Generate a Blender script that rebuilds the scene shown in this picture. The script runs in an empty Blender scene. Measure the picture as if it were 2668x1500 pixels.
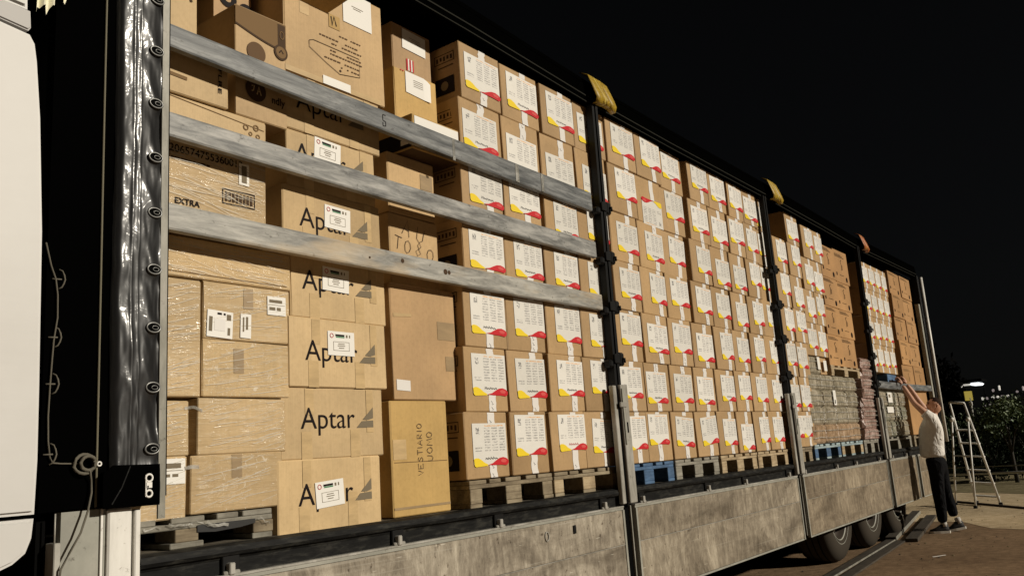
import bpy, bmesh, math, random
from mathutils import Vector, Matrix, noise as mnoise
R = math.radians
rnd = random.Random(7)
scene = bpy.context.scene
COL = scene.collection

# ------------------------------------------------------------------ camera
CAM = Vector((-1.787, -3.008, 1.5195))
YAW, PITCH, ROLL = 0.93437, 0.19442, -0.07039
f = Vector((math.sin(YAW) * math.cos(PITCH), math.cos(YAW) * math.cos(PITCH), math.sin(PITCH)))
r0 = Vector((math.cos(YAW), -math.sin(YAW), 0))
u0 = r0.cross(f)
rr = r0 * math.cos(ROLL) + u0 * math.sin(ROLL)
uu = -r0 * math.sin(ROLL) + u0 * math.cos(ROLL)
cam_data = bpy.data.cameras.new('camera')
cam_data.sensor_width = 36.0
cam_data.sensor_fit = 'HORIZONTAL'
cam_data.lens = 2230.85 / 2668 * 36.0
cam_data.clip_start = 0.05
cam_data.clip_end = 3000
cam = bpy.data.objects.new('camera', cam_data)
COL.objects.link(cam)
m = Matrix((rr, uu, -f)).transposed().to_4x4()
m.translation = CAM
cam.matrix_world = m
scene.camera = cam

# ------------------------------------------------------------------ night sky, floodlight, exposure
SUN_EL, SUN_AZ = R(23), R(164)          # azimuth clockwise from +Y
world = bpy.data.worlds.new('World')
scene.world = world
world.use_nodes = True
wn = world.node_tree
wn.nodes.clear()
sky = wn.nodes.new('ShaderNodeTexSky')
sky.sky_type = 'NISHITA'
sky.sun_disc = False
sky.sun_elevation = SUN_EL
sky.sun_rotation = SUN_AZ
hsv = wn.nodes.new('ShaderNodeHueSaturation')
hsv.inputs['Saturation'].default_value = 0.25
bg = wn.nodes.new('ShaderNodeBackground')
bg.inputs['Strength'].default_value = 0.0008
wo = wn.nodes.new('ShaderNodeOutputWorld')
wn.links.new(sky.outputs[0], hsv.inputs['Color'])
wn.links.new(hsv.outputs[0], bg.inputs['Color'])
wn.links.new(bg.outputs[0], wo.inputs['Surface'])

sd = bpy.data.lights.new('yard_floodlight', 'SUN')
sd.energy = 3.6
sd.angle = R(1.6)
sd.color = (1.0, 0.92, 0.785)
sun = bpy.data.objects.new('yard_floodlight', sd)
COL.objects.link(sun)
src = Vector((math.sin(SUN_AZ) * math.cos(SUN_EL), math.cos(SUN_AZ) * math.cos(SUN_EL), math.sin(SUN_EL)))
sun.rotation_euler = (-src).to_track_quat('-Z', 'Y').to_euler()
sun.location = (4, -20, 12)

vs = scene.view_settings
scene.display_settings.display_device = 'sRGB'
vs.view_transform = 'Standard'
vs.look = 'None'
vs.exposure = 0.0
vs.gamma = 1.0
vs.use_curve_mapping = False
scene.render.engine = 'CYCLES'
scene.cycles.max_bounces = 8

GZ = 0.10                               # ground level

# ------------------------------------------------------------------ materials
def new_mat(name):
    mt = bpy.data.materials.new(name)
    mt.use_nodes = True
    nt = mt.node_tree
    return mt, nt, nt.nodes['Principled BSDF']

def node(nt, typ, **kw):
    n = nt.nodes.new(typ)
    for k, v in kw.items():
        if hasattr(n, k) and k not in n.inputs:
            setattr(n, k, v)
        else:
            n.inputs[k].default_value = v
    return n

def plain(name, col, rough=0.6, metal=0.0, emit=0.0, spec=None):
    mt, nt, b = new_mat(name)
    b.inputs['Base Color'].default_value = (*col, 1)
    b.inputs['Roughness'].default_value = rough
    b.inputs['Metallic'].default_value = metal
    if spec is not None:
        b.inputs['Specular IOR Level'].default_value = spec
    if emit:
        b.inputs['Emission Color'].default_value = (*col, 1)
        b.inputs['Emission Strength'].default_value = emit
    return mt

def ramp(nt, stops):
    n = nt.nodes.new('ShaderNodeValToRGB')
    cr = n.color_ramp
    while len(cr.elements) > 1:
        cr.elements.remove(cr.elements[-1])
    for i, (p, c) in enumerate(stops):
        e = cr.elements[0] if i == 0 else cr.elements.new(p)
        e.position = p
        e.color = (*c, 1)
    return n

def mapping(nt, scale=(1, 1, 1), coord='Object', rot=(0, 0, 0), rand=True):
    tc = nt.nodes.new('ShaderNodeTexCoord')
    mp = nt.nodes.new('ShaderNodeMapping')
    mp.inputs['Scale'].default_value = scale
    mp.inputs['Rotation'].default_value = rot
    nt.links.new(tc.outputs[coord], mp.inputs['Vector'])
    if rand:
        oi = nt.nodes.new('ShaderNodeObjectInfo')
        ml = nt.nodes.new('ShaderNodeMath')
        ml.operation = 'MULTIPLY'
        ml.inputs[1].default_value = 37.0
        nt.links.new(oi.outputs['Random'], ml.inputs[0])
        cb = nt.nodes.new('ShaderNodeCombineXYZ')
        for k in range(3):
            nt.links.new(ml.outputs[0], cb.inputs[k])
        nt.links.new(cb.outputs[0], mp.inputs['Location'])
    return mp

def noise(nt, vec, scale, detail=4, rough=0.6, dist=0.0):
    n = nt.nodes.new('ShaderNodeTexNoise')
    n.inputs['Scale'].default_value = scale
    n.inputs['Detail'].default_value = detail
    n.inputs['Roughness'].default_value = rough
    n.inputs['Distortion'].default_value = dist
    nt.links.new(vec.outputs[0], n.inputs['Vector'])
    return n

def mix(nt, a, b, fac, blend='MIX'):
    n = nt.nodes.new('ShaderNodeMix')
    n.data_type = 'RGBA'
    n.blend_type = blend
    def put(s, v):
        if hasattr(v, 'is_output') or hasattr(v, 'links'):
            nt.links.new(v, s)
        elif isinstance(v, (int, float)):
            s.default_value = v
        else:
            s.default_value = (*v, 1)
    put(n.inputs[0], fac)
    put(n.inputs[6], a)
    put(n.inputs[7], b)
    return n.outputs[2]

def math_n(nt, op, a, b=None):
    n = nt.nodes.new('ShaderNodeMath')
    n.operation = op
    for i, v in enumerate((a, b)):
        if v is None:
            continue
        if isinstance(v, (int, float)):
            n.inputs[i].default_value = v
        else:
            nt.links.new(v, n.inputs[i])
    return n.outputs[0]

def bump(nt, height, strength, distance=0.01):
    n = nt.nodes.new('ShaderNodeBump')
    n.inputs['Strength'].default_value = strength
    n.inputs['Distance'].default_value = distance
    nt.links.new(height, n.inputs['Height'])
    return n.outputs[0]

def kraft(name, col, film=0.0, streak_rot=-0.30):
    mt, nt, b = new_mat(name)
    v = mapping(nt)
    n1 = noise(nt, v, 2.2, 5, 0.6)
    vs_ = mapping(nt, (160, 3, 1.2))
    n2 = noise(nt, vs_, 1.0, 2, 0.5)
    n3 = noise(nt, v, 45, 3, 0.7)
    dark = tuple(c * 0.80 for c in col)
    lite = tuple(min(1, c * 1.10) for c in col)
    c1 = ramp(nt, [(0.3, dark), (0.7, lite)])
    nt.links.new(n1.outputs['Fac'], c1.inputs[0])
    r2 = ramp(nt, [(0.3, (0.955, 0.955, 0.955)), (0.7, (1.02, 1.02, 1.02))])
    nt.links.new(n2.outputs['Fac'], r2.inputs[0])
    c2 = mix(nt, c1.outputs[0], r2.outputs[0], 1.0, 'MULTIPLY')
    r3 = ramp(nt, [(0.25, (0.86, 0.85, 0.83)), (0.55, (1, 1, 1))])
    nt.links.new(n3.outputs['Fac'], r3.inputs[0])
    c3 = mix(nt, c2, r3.outputs[0], 0.8, 'MULTIPLY')
    oi = nt.nodes.new('ShaderNodeObjectInfo')
    ro = ramp(nt, [(0.0, (0.86, 0.84, 0.80)), (0.5, (1, 1, 1)), (1.0, (1.08, 1.06, 1.0))])
    nt.links.new(oi.outputs['Random'], ro.inputs[0])
    c4 = mix(nt, c3, ro.outputs[0], 1.0, 'MULTIPLY')
    nt.links.new(c4, b.inputs['Base Color'])
    b.inputs['Roughness'].default_value = 0.62
    b.inputs['Specular IOR Level'].default_value = 0.3
    hb = math_n(nt, 'ADD', math_n(nt, 'MULTIPLY', n2.outputs['Fac'], 0.25), n1.outputs['Fac'])
    nt.links.new(bump(nt, hb, 0.25, 0.006), b.inputs['Normal'])
    if film:
        vf = mapping(nt, (1.6, 1.6, 26), rot=(0, streak_rot, 0))
        nf = noise(nt, vf, 1.0, 4, 0.62, 0.5)
        vf2 = mapping(nt, (2.0, 2.0, 16), rot=(0, 0.1, 0))
        nf2 = noise(nt, vf2, 1.0, 3, 0.6, 0.8)
        vg = mapping(nt, (1, 1, 1))
        ng = noise(nt, vg, 26.0, 4, 0.75, 1.2)
        nm = noise(nt, vg, 2.6, 3, 0.6)
        msk = ramp(nt, [(0.48, (0, 0, 0)), (0.62, (1, 1, 1))])
        nt.links.new(nm.outputs['Fac'], msk.inputs[0])
        crk = math_n(nt, 'MULTIPLY', ng.outputs['Fac'], math_n(nt, 'MULTIPLY', msk.outputs[0], 0.6))
        hh = math_n(nt, 'ADD', math_n(nt, 'ADD', nf.outputs['Fac'], nf2.outputs['Fac']), crk)
        b.inputs['Coat Weight'].default_value = film
        b.inputs['Coat Roughness'].default_value = 0.12
        b.inputs['Coat IOR'].default_value = 1.5
        nt.links.new(bump(nt, hh, 1.0, 0.03), b.inputs['Coat Normal'])
        nt.links.new(bump(nt, hh, 0.22, 0.02), b.inputs['Normal'])
        rs = ramp(nt, [(0.57, (0, 0, 0)), (0.60, (1, 1, 1)), (0.63, (0.1, 0.1, 0.1)), (0.67, (0.8, 0.8, 0.8))])
        nt.links.new(nf.outputs['Fac'], rs.inputs[0])
        fac = math_n(nt, 'MULTIPLY', rs.outputs[0], 0.17)
        c5 = mix(nt, c4, (0.80, 0.74, 0.60), fac)  # pale streaks put the film's glints into the kraft colour
        rk = ramp(nt, [(0.60, (0, 0, 0)), (0.66, (1, 1, 1))])
        nt.links.new(ng.outputs['Fac'], rk.inputs[0])
        c5 = mix(nt, c5, (0.82, 0.78, 0.68), math_n(nt, 'MULTIPLY', math_n(nt, 'MULTIPLY', rk.outputs[0], msk.outputs[0]), 0.55))  # pale flecks paint the sparkle of crinkled film
        nt.links.new(c5, b.inputs['Base Color'])
    return mt

M = {}
M['kraft_light'] = kraft('kraft_light', (0.60, 0.435, 0.235))
M['kraft_plain'] = kraft('kraft_plain', (0.52, 0.36, 0.19))
M['kraft_brown'] = kraft('kraft_brown', (0.45, 0.295, 0.155))
M['kraft_yellow'] = kraft('kraft_yellow', (0.55, 0.36, 0.13))
M['kraft_label'] = kraft('kraft_label', (0.445, 0.295, 0.15))
M['kraft_rear'] = kraft('kraft_rear', (0.45, 0.255, 0.11))
M['kraft_film'] = kraft('kraft_film', (0.58, 0.425, 0.235), film=0.7)
M['ink'] = plain('printed_ink', (0.012, 0.008, 0.008), 0.55, spec=0.08)
M['ink_brown'] = plain('printed_brown_ink', (0.07, 0.042, 0.024), 0.6, spec=0.08)
M['ink_mid'] = plain('mid_printed_ink', (0.13, 0.078, 0.042), 0.6, spec=0.08)
M['ink_faint'] = plain('faint_printed_ink', (0.20, 0.125, 0.06), 0.65, spec=0.08)
M['ink_grey'] = plain('printed_grey_ink', (0.19, 0.155, 0.105), 0.6, spec=0.08)
M['pen'] = plain('marker_pen', (0.11, 0.075, 0.05), 0.6, spec=0.08)
M['pen_black'] = plain('black_marker_pen', (0.02, 0.02, 0.025), 0.6, spec=0.08)
M['pen_red'] = plain('red_marker_pen', (0.5, 0.03, 0.04), 0.6)
M['yellow'] = plain('label_yellow', (0.84, 0.62, 0.03), 0.4)
M['red'] = plain('label_red', (0.56, 0.022, 0.03), 0.38)
M['red_light'] = plain('label_light_red', (0.66, 0.10, 0.09), 0.35)
M['green'] = plain('sticker_green', (0.05, 0.22, 0.10), 0.5)
M['paper'] = plain('white_paper', (0.80, 0.775, 0.72), 0.5)
M['paper_tape'] = plain('white_paper_tape', (0.76, 0.73, 0.69), 0.35)

def label_print():
    mt, nt, b = new_mat('printed_label')
    tc = nt.nodes.new('ShaderNodeTexCoord')
    sp = nt.nodes.new('ShaderNodeSeparateXYZ')
    nt.links.new(tc.outputs['UV'], sp.inputs[0])
    u, v = sp.outputs[0], sp.outputs[1]
    mp = mapping(nt, (13, 40, 1), 'UV')
    n = noise(nt, mp, 1.0, 2, 0.7)
    txt = ramp(nt, [(0.43, (0, 0, 0)), (0.50, (1, 1, 1))])
    nt.links.new(n.outputs['Fac'], txt.inputs[0])
    ln = math_n(nt, 'GREATER_THAN', math_n(nt, 'SINE', math_n(nt, 'MULTIPLY', v, 2 * math.pi * 15)), -0.25)
    def band(x, a, c):
        return math_n(nt, 'MULTIPLY', math_n(nt, 'GREATER_THAN', x, a), math_n(nt, 'LESS_THAN', x, c))
    cols = math_n(nt, 'ADD', math_n(nt, 'ADD', band(u, 0.34, 0.51), band(u, 0.56, 0.73)), band(u, 0.78, 0.95))
    area = math_n(nt, 'MULTIPLY', cols, band(v, 0.34, 0.90))
    low = math_n(nt, 'MULTIPLY', band(u, 0.06, 0.26), band(v, 0.34, 0.44))
    t = math_n(nt, 'MULTIPLY', math_n(nt, 'MULTIPLY', txt.outputs[0], ln), math_n(nt, 'ADD', area, low))
    head = math_n(nt, 'MULTIPLY', math_n(nt, 'MULTIPLY', band(u, 0.36, 0.92), band(v, 0.925, 0.955)), txt.outputs[0])
    mp2 = mapping(nt, (22, 20, 1), 'UV')
    n2 = noise(nt, mp2, 1.0, 2, 0.6)
    lg = math_n(nt, 'MULTIPLY', math_n(nt, 'MULTIPLY', band(u, 0.10, 0.20), band(v, 0.74, 0.90)),
                math_n(nt, 'GREATER_THAN', n2.outputs['Fac'], 0.47))
    base = mix(nt, (0.765, 0.745, 0.70), (0.22, 0.215, 0.22), math_n(nt, 'MULTIPLY', t, 0.66))
    base = mix(nt, base, (0.75, 0.35, 0.08), math_n(nt, 'MULTIPLY', head, 0.8))
    base = mix(nt, base, (0.10, 0.10, 0.11), math_n(nt, 'MULTIPLY', lg, 0.75))
    oi = nt.nodes.new('ShaderNodeObjectInfo')
    ro = ramp(nt, [(0.0, (0.86, 0.85, 0.82)), (0.5, (0.97, 0.965, 0.95)), (1.0, (1.03, 1.02, 1.0))])
    nt.links.new(oi.outputs['Random'], ro.inputs[0])
    base = mix(nt, base, ro.outputs[0], 1.0, 'MULTIPLY')
    nt.links.new(base, b.inputs['Base Color'])
    b.inputs['Roughness'].default_value = 0.45
    mw = mapping(nt, (9, 9, 9))
    nw = noise(nt, mw, 1.0, 3, 0.5, 0.6)
    nt.links.new(bump(nt, nw.outputs['Fac'], 0.5, 0.012), b.inputs['Normal'])
    return mt
M['label'] = label_print()

def tarp():
    mt, nt, b = new_mat('black_tarpaulin')
    v = mapping(nt, (1, 1, 1), rand=False)
    n = noise(nt, v, 12, 3, 0.5, 1.2)
    v2 = mapping(nt, (1, 1, 0.5), rand=False)
    n2 = noise(nt, v2, 40, 2, 0.5, 0.6)
    b.inputs['Base Color'].default_value = (0.012, 0.012, 0.0125, 1)
    b.inputs['Roughness'].default_value = 0.46
    b.inputs['Specular IOR Level'].default_value = 0.5
    b.inputs['Coat Weight'].default_value = 0.5
    b.inputs['Coat Roughness'].default_value = 0.19
    h = math_n(nt, 'ADD', n.outputs['Fac'], math_n(nt, 'MULTIPLY', n2.outputs['Fac'], 0.10))
    nb = bump(nt, h, 0.25, 0.02)
    nt.links.new(nb, b.inputs['Coat Normal'])
    return mt
M['tarp'] = tarp()
M['tarp_matt'] = plain('matt_black_tarpaulin', (0.001, 0.001, 0.001), 0.9, spec=0.0)
M['black'] = plain('black_paint', (0.006, 0.006, 0.006), 0.5, spec=0.2)
M['roof'] = plain('roof_black', (0.0008, 0.0008, 0.0007), 0.95, spec=0.0)
M['roof_line'] = plain('roof_rail_olive', (0.016, 0.0155, 0.011), 0.7, spec=0.1)
M['hub'] = plain('rusty_hub', (0.045, 0.032, 0.022), 0.7)
M['rubber'] = plain('dusty_rubber', (0.040, 0.032, 0.023), 0.9, spec=0.2)

def worn_metal(name, cols, rough=0.5, metal=0.0, scale=(6, 6, 14), tan=None):
    mt, nt, b = new_mat(name)
    v = mapping(nt, scale)
    n = noise(nt, v, 1.0, 8, 0.7, 0.4)
    rp = ramp(nt, [(0.36, cols[0]), (0.5, cols[1]), (0.63, cols[2])])
    nt.links.new(n.outputs['Fac'], rp.inputs[0])
    c = rp.outputs[0]
    v2 = mapping(nt, (22, 22, 30))
    n2 = noise(nt, v2, 1.0, 4, 0.7)
    sp = ramp(nt, [(0.27, (0.35, 0.33, 0.3)), (0.38, (1, 1, 1))])
    nt.links.new(n2.outputs['Fac'], sp.inputs[0])
    c = mix(nt, c, sp.outputs[0], 1.0, 'MULTIPLY')
    if tan:
        v3 = mapping(nt, (1.1, 3, 4))
        n3 = noise(nt, v3, 1.0, 4, 0.6)
        rt = ramp(nt, [(0.55, (0, 0, 0)), (0.66, (1, 1, 1))])
        nt.links.new(n3.outputs['Fac'], rt.inputs[0])
        c = mix(nt, c, tan, math_n(nt, 'MULTIPLY', rt.outputs[0], 0.7))
    nt.links.new(c, b.inputs['Base Color'])
    b.inputs['Roughness'].default_value = rough
    b.inputs['Metallic'].default_value = metal
    nt.links.new(bump(nt, n.outputs['Fac'], 0.3, 0.004), b.inputs['Normal'])
    return mt
M['slat_grey'] = worn_metal('weathered_grey_slat', [(0.05, 0.054, 0.056), (0.135, 0.14, 0.14), (0.25, 0.255, 0.25)], scale=(3, 9, 26))
M['slat_mid'] = worn_metal('weathered_mid_slat', [(0.10, 0.10, 0.096), (0.235, 0.233, 0.22), (0.40, 0.39, 0.365)], scale=(3.5, 9, 24))
M['slat_pale'] = worn_metal('weathered_pale_slat', [(0.15, 0.145, 0.132), (0.30, 0.29, 0.26), (0.45, 0.435, 0.39)], scale=(3.5, 9, 24), tan=(0.52, 0.40, 0.25))
M['alu'] = worn_metal('dull_aluminium', [(0.23, 0.215, 0.185), (0.33, 0.315, 0.275), (0.43, 0.41, 0.365)], 0.5, 0.05, (8, 8, 3))
M['alu_white'] = worn_metal('white_aluminium', [(0.62, 0.60, 0.55), (0.74, 0.72, 0.67), (0.8, 0.78, 0.73)], 0.4, 0.0, (8, 8, 2))
M['alu_grey'] = worn_metal('grey_aluminium', [(0.24, 0.235, 0.20), (0.30, 0.295, 0.25), (0.36, 0.35, 0.30)], 0.5, 0.0, (3, 3, 2))
M['alu_strip'] = worn_metal('curtain_edge_aluminium', [(0.16, 0.15, 0.12), (0.24, 0.23, 0.19), (0.32, 0.30, 0.26)], 0.5, 0.1, (9, 9, 3))
M['eyelet'] = plain('dull_eyelet_steel', (0.20, 0.20, 0.19), 0.35, 0.5)
M['steel'] = plain('bright_steel', (0.55, 0.53, 0.48), 0.35, 0.4)

def side_board(name, falloff_tint):
    mt, nt, b = new_mat(name)
    v = mapping(nt, (16, 8, 5))
    n = noise(nt, v, 1.0, 8, 0.8, 0.5)
    v2 = mapping(nt, (1.3, 2, 2.6))
    n2 = noise(nt, v2, 1.0, 7, 0.7, 0.8)
    c1 = ramp(nt, [(0.30, (0.13, 0.113, 0.09)), (0.5, (0.27, 0.24, 0.197)), (0.70, (0.45, 0.415, 0.35))])
    nt.links.new(n.outputs['Fac'], c1.inputs[0])
    c2 = ramp(nt, [(0.33, (0.42, 0.38, 0.33)), (0.48, (0.88, 0.84, 0.78)), (0.66, (1.5, 1.48, 1.42))])
    nt.links.new(n2.outputs['Fac'], c2.inputs[0])
    c = mix(nt, c1.outputs[0], c2.outputs[0], 0.9, 'MULTIPLY')
    v4 = mapping(nt, (0.9, 1, 70))
    n4 = noise(nt, v4, 1.0, 3, 0.6, 0.2)
    r4 = ramp(nt, [(0.62, (0, 0, 0)), (0.72, (1, 1, 1))])
    nt.links.new(n4.outputs['Fac'], r4.inputs[0])
    c = mix(nt, c, (0.42, 0.39, 0.33), math_n(nt, 'MULTIPLY', r4.outputs[0], 0.35))
    v3 = mapping(nt, (5, 5, 55), rot=(0, 0.7, 0))
    n3 = noise(nt, v3, 1.0, 2, 0.5)
    r3 = ramp(nt, [(0.72, (0, 0, 0)), (0.76, (1, 1, 1))])
    nt.links.new(n3.outputs['Fac'], r3.inputs[0])
    c = mix(nt, c, (0.55, 0.51, 0.43), math_n(nt, 'MULTIPLY', r3.outputs[0], 0.7))
    v5 = mapping(nt, (28, 28, 28))
    n5 = noise(nt, v5, 1.0, 2, 0.6)
    r5 = ramp(nt, [(0.27, (0.25, 0.2, 0.16)), (0.33, (1, 1, 1))])
    nt.links.new(n5.outputs['Fac'], r5.inputs[0])
    c = mix(nt, c, r5.outputs[0], 0.8, 'MULTIPLY')
    c = mix(nt, c, falloff_tint, 1.0, 'MULTIPLY')
    nt.links.new(c, b.inputs['Base Color'])
    b.inputs['Roughness'].default_value = 0.6
    b.inputs['Specular IOR Level'].default_value = 0.3
    nt.links.new(bump(nt, n.outputs['Fac'], 0.35, 0.004), b.inputs['Normal'])
    return mt
for k_, t_ in enumerate(((1.06, 1.06, 1.05), (0.88, 0.855, 0.81), (0.80, 0.74, 0.655), (0.76, 0.69, 0.59), (0.76, 0.69, 0.59))):  # bay tints paint the lamplight's fading and orange shift toward the rear
    M['side_board%d' % k_] = side_board('weathered_falloff_board_%d' % k_, t_)

def wood(name, cols, scale=(3, 40, 40)):
    mt, nt, b = new_mat(name)
    v = mapping(nt, scale)
    n = noise(nt, v, 1.0, 6, 0.7, 0.3)
    rp = ramp(nt, [(0.3, cols[0]), (0.5, cols[1]), (0.7, cols[2])])
    nt.links.new(n.outputs['Fac'], rp.inputs[0])
    v2 = mapping(nt, (7, 7, 7))
    n2 = noise(nt, v2, 1.0, 5, 0.7)
    r2 = ramp(nt, [(0.35, (0.55, 0.52, 0.5)), (0.6, (1, 1, 1))])
    nt.links.new(n2.outputs['Fac'], r2.inputs[0])
    c = mix(nt, rp.outputs[0], r2.outputs[0], 0.8, 'MULTIPLY')
    nt.links.new(c, b.inputs['Base Color'])
    b.inputs['Roughness'].default_value = 0.8
    nt.links.new(bump(nt, n.outputs['Fac'], 0.4, 0.004), b.inputs['Normal'])
    return mt
M['wood_old'] = wood('old_pallet_wood', [(0.13, 0.10, 0.06), (0.24, 0.19, 0.12), (0.36, 0.30, 0.20)])
M['wood_new'] = wood('fresh_pallet_wood', [(0.30, 0.215, 0.115), (0.42, 0.32, 0.19), (0.52, 0.42, 0.27)])
M['wood_blue'] = wood('blue_painted_wood', [(0.04, 0.085, 0.16), (0.06, 0.13, 0.25), (0.11, 0.19, 0.30)])
M['wood_paleblue'] = wood('pale_blue_wood', [(0.20, 0.29, 0.33), (0.33, 0.42, 0.44), (0.45, 0.52, 0.52)])
M['wood_grey'] = wood('grey_pallet_wood', [(0.16, 0.15, 0.12), (0.25, 0.235, 0.19), (0.35, 0.33, 0.28)])
M['floor_wood'] = wood('trailer_floor_wood', [(0.07, 0.06, 0.04), (0.12, 0.10, 0.07), (0.17, 0.15, 0.105)], (2, 30, 30))
M['plank_dark'] = wood('dark_plank_wood', [(0.025, 0.019, 0.012), (0.05, 0.038, 0.024), (0.085, 0.066, 0.043)])

def wrapped(name, a, b_, c_):
    mt, nt, b = new_mat(name)
    v = mapping(nt, (6, 6, 9), rot=(0, 0.3, 0))
    n = noise(nt, v, 1.0, 6, 0.7, 0.8)
    rp = ramp(nt, [(0.32, a), (0.5, b_), (0.66, c_)])
    nt.links.new(n.outputs['Fac'], rp.inputs[0])
    v2 = mapping(nt, (34, 4, 3))                       # bottles standing behind the film
    n2 = noise(nt, v2, 1.0, 2, 0.5)
    r2 = ramp(nt, [(0.38, (0.68, 0.66, 0.62)), (0.6, (1.12, 1.12, 1.12))])
    nt.links.new(n2.outputs['Fac'], r2.inputs[0])
    nt.links.new(mix(nt, rp.outputs[0], r2.outputs[0], 1.0, 'MULTIPLY'), b.inputs['Base Color'])
    b.inputs['Roughness'].default_value = 0.25
    nt.links.new(bump(nt, n.outputs['Fac'], 0.6, 0.03), b.inputs['Normal'])
    return mt
M['wrap_grey'] = wrapped('grey_film_pack', (0.20, 0.175, 0.125), (0.34, 0.30, 0.22), (0.52, 0.46, 0.36))
M['wrap_peach'] = wrapped('peach_film_pack', (0.25, 0.165, 0.10), (0.42, 0.285, 0.175), (0.58, 0.43, 0.30))
M['wrap_pink'] = wrapped('pink_film_pack', (0.26, 0.16, 0.13), (0.40, 0.27, 0.23), (0.64, 0.49, 0.44))
M['wrap_green'] = wrapped('green_grey_film_pack', (0.15, 0.155, 0.115), (0.29, 0.28, 0.21), (0.50, 0.47, 0.38))
M['film'] = wrapped('loose_clear_film', (0.22, 0.21, 0.18), (0.40, 0.39, 0.35), (0.75, 0.73, 0.68))
M['film'].node_tree.nodes['Principled BSDF'].inputs['Alpha'].default_value = 0.55

M['wrinkle_glint'] = plain('film_wrinkle_glint', (0.80, 0.74, 0.62), 0.25)  # pale stroke colour paints glints along the film's wrinkles
M['wrinkle_glint'].node_tree.nodes['Principled BSDF'].inputs['Alpha'].default_value = 0.58
def strap_mat(name, a, b_):
    mt, nt, b = new_mat(name)
    v = mapping(nt, (30, 30, 4), 'Generated', rand=False)
    n = noise(nt, v, 1.0, 3, 0.6)
    rp = ramp(nt, [(0.35, a), (0.65, b_)])
    nt.links.new(n.outputs['Fac'], rp.inputs[0])
    nt.links.new(rp.outputs[0], b.inputs['Base Color'])
    b.inputs['Roughness'].default_value = 0.5
    return mt
M['strap_yellow'] = strap_mat('yellow_webbing', (0.26, 0.17, 0.012), (0.46, 0.30, 0.025))
M['strap_stripe'] = plain('yellow_webbing_stripe', (0.60, 0.46, 0.10), 0.5)
M['strap_orange'] = strap_mat('orange_webbing', (0.26, 0.08, 0.015), (0.42, 0.12, 0.02))
M['rope'] = plain('grey_rope', (0.13, 0.118, 0.092), 0.8, spec=0.1)
M['cream'] = plain('cream_cloth', (0.78, 0.74, 0.55), 0.6)
M['cord'] = plain('khaki_cord', (0.14, 0.125, 0.08), 0.7)

def paint_white():
    mt, nt, b = new_mat('white_cab_paint')
    v = mapping(nt, (1.2, 1.2, 1.2), rand=False)
    n = noise(nt, v, 3.0, 5, 0.6)
    rp = ramp(nt, [(0.3, (0.565, 0.55, 0.525)), (0.7, (0.60, 0.588, 0.565))])
    nt.links.new(n.outputs['Fac'], rp.inputs[0])
    nt.links.new(rp.outputs[0], b.inputs['Base Color'])
    b.inputs['Roughness'].default_value = 0.5
    v2 = mapping(nt, (2, 2, 9), rand=False)
    n2 = noise(nt, v2, 2.0, 3, 0.6)
    nt.links.new(bump(nt, n2.outputs['Fac'], 0.05, 0.01), b.inputs['Normal'])
    return mt
M['cab'] = paint_white()
M['cab_grey'] = plain('grey_cab_seam', (0.36, 0.345, 0.33), 0.5)

def ground_mat(name, cols, sc, bmp=0.5):
    mt, nt, b = new_mat(name)
    v = mapping(nt, (1, 1, 1), rand=False)
    n = noise(nt, v, sc, 8, 0.7)
    n2 = noise(nt, v, sc * 0.06, 5, 0.6)
    n3 = noise(nt, v, sc * 9, 3, 0.7)
    rp = ramp(nt, [(0.3, cols[0]), (0.5, cols[1]), (0.7, cols[2])])
    nt.links.new(n.outputs['Fac'], rp.inputs[0])
    r2 = ramp(nt, [(0.35, (0.80, 0.78, 0.76)), (0.62, (1.12, 1.12, 1.12))])
    nt.links.new(n2.outputs['Fac'], r2.inputs[0])
    c = mix(nt, rp.outputs[0], r2.outputs[0], 1.0, 'MULTIPLY')
    r3 = ramp(nt, [(0.3, (0.7, 0.7, 0.7)), (0.6, (1.08, 1.08, 1.08))])
    nt.links.new(n3.outputs['Fac'], r3.inputs[0])
    c = mix(nt, c, r3.outputs[0], 0.8, 'MULTIPLY')
    nt.links.new(c, b.inputs['Base Color'])
    b.inputs['Roughness'].default_value = 0.9
    b.inputs['Specular IOR Level'].default_value = 0.2
    h = math_n(nt, 'ADD', n.outputs['Fac'], n3.outputs['Fac'])
    nt.links.new(bump(nt, h, bmp, 0.01), b.inputs['Normal'])
    return mt
M['dirt'] = ground_mat('brown_tarmac', [(0.13, 0.083, 0.045), (0.21, 0.137, 0.077), (0.30, 0.20, 0.118)], 9)
M['yard'] = ground_mat('pale_ground', [(0.42, 0.32, 0.19), (0.56, 0.44, 0.275), (0.68, 0.56, 0.38)], 7, 0.8)
M['verge'] = ground_mat('dry_verge', [(0.12, 0.10, 0.05), (0.20, 0.17, 0.09), (0.30, 0.25, 0.15)], 6, 0.9)
M['field'] = plain('unlit_field', (0.004, 0.005, 0.003), 0.95, spec=0.0)
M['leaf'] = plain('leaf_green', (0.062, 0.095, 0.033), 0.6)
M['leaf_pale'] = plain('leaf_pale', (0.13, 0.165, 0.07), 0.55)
M['leaf_shaded'] = plain('leaf_shaded', (0.006, 0.011, 0.004), 0.8, spec=0.1)  # near-black leaf colour carries the shade inside the bushes
M['bark'] = plain('bark', (0.03, 0.025, 0.018), 0.9)
M['skin'] = plain('skin', (0.54, 0.285, 0.18), 0.55)
M['lip'] = plain('lip', (0.30, 0.09, 0.06), 0.5)
M['hair'] = plain('short_hair', (0.022, 0.010, 0.006), 0.8, spec=0.1)
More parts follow.
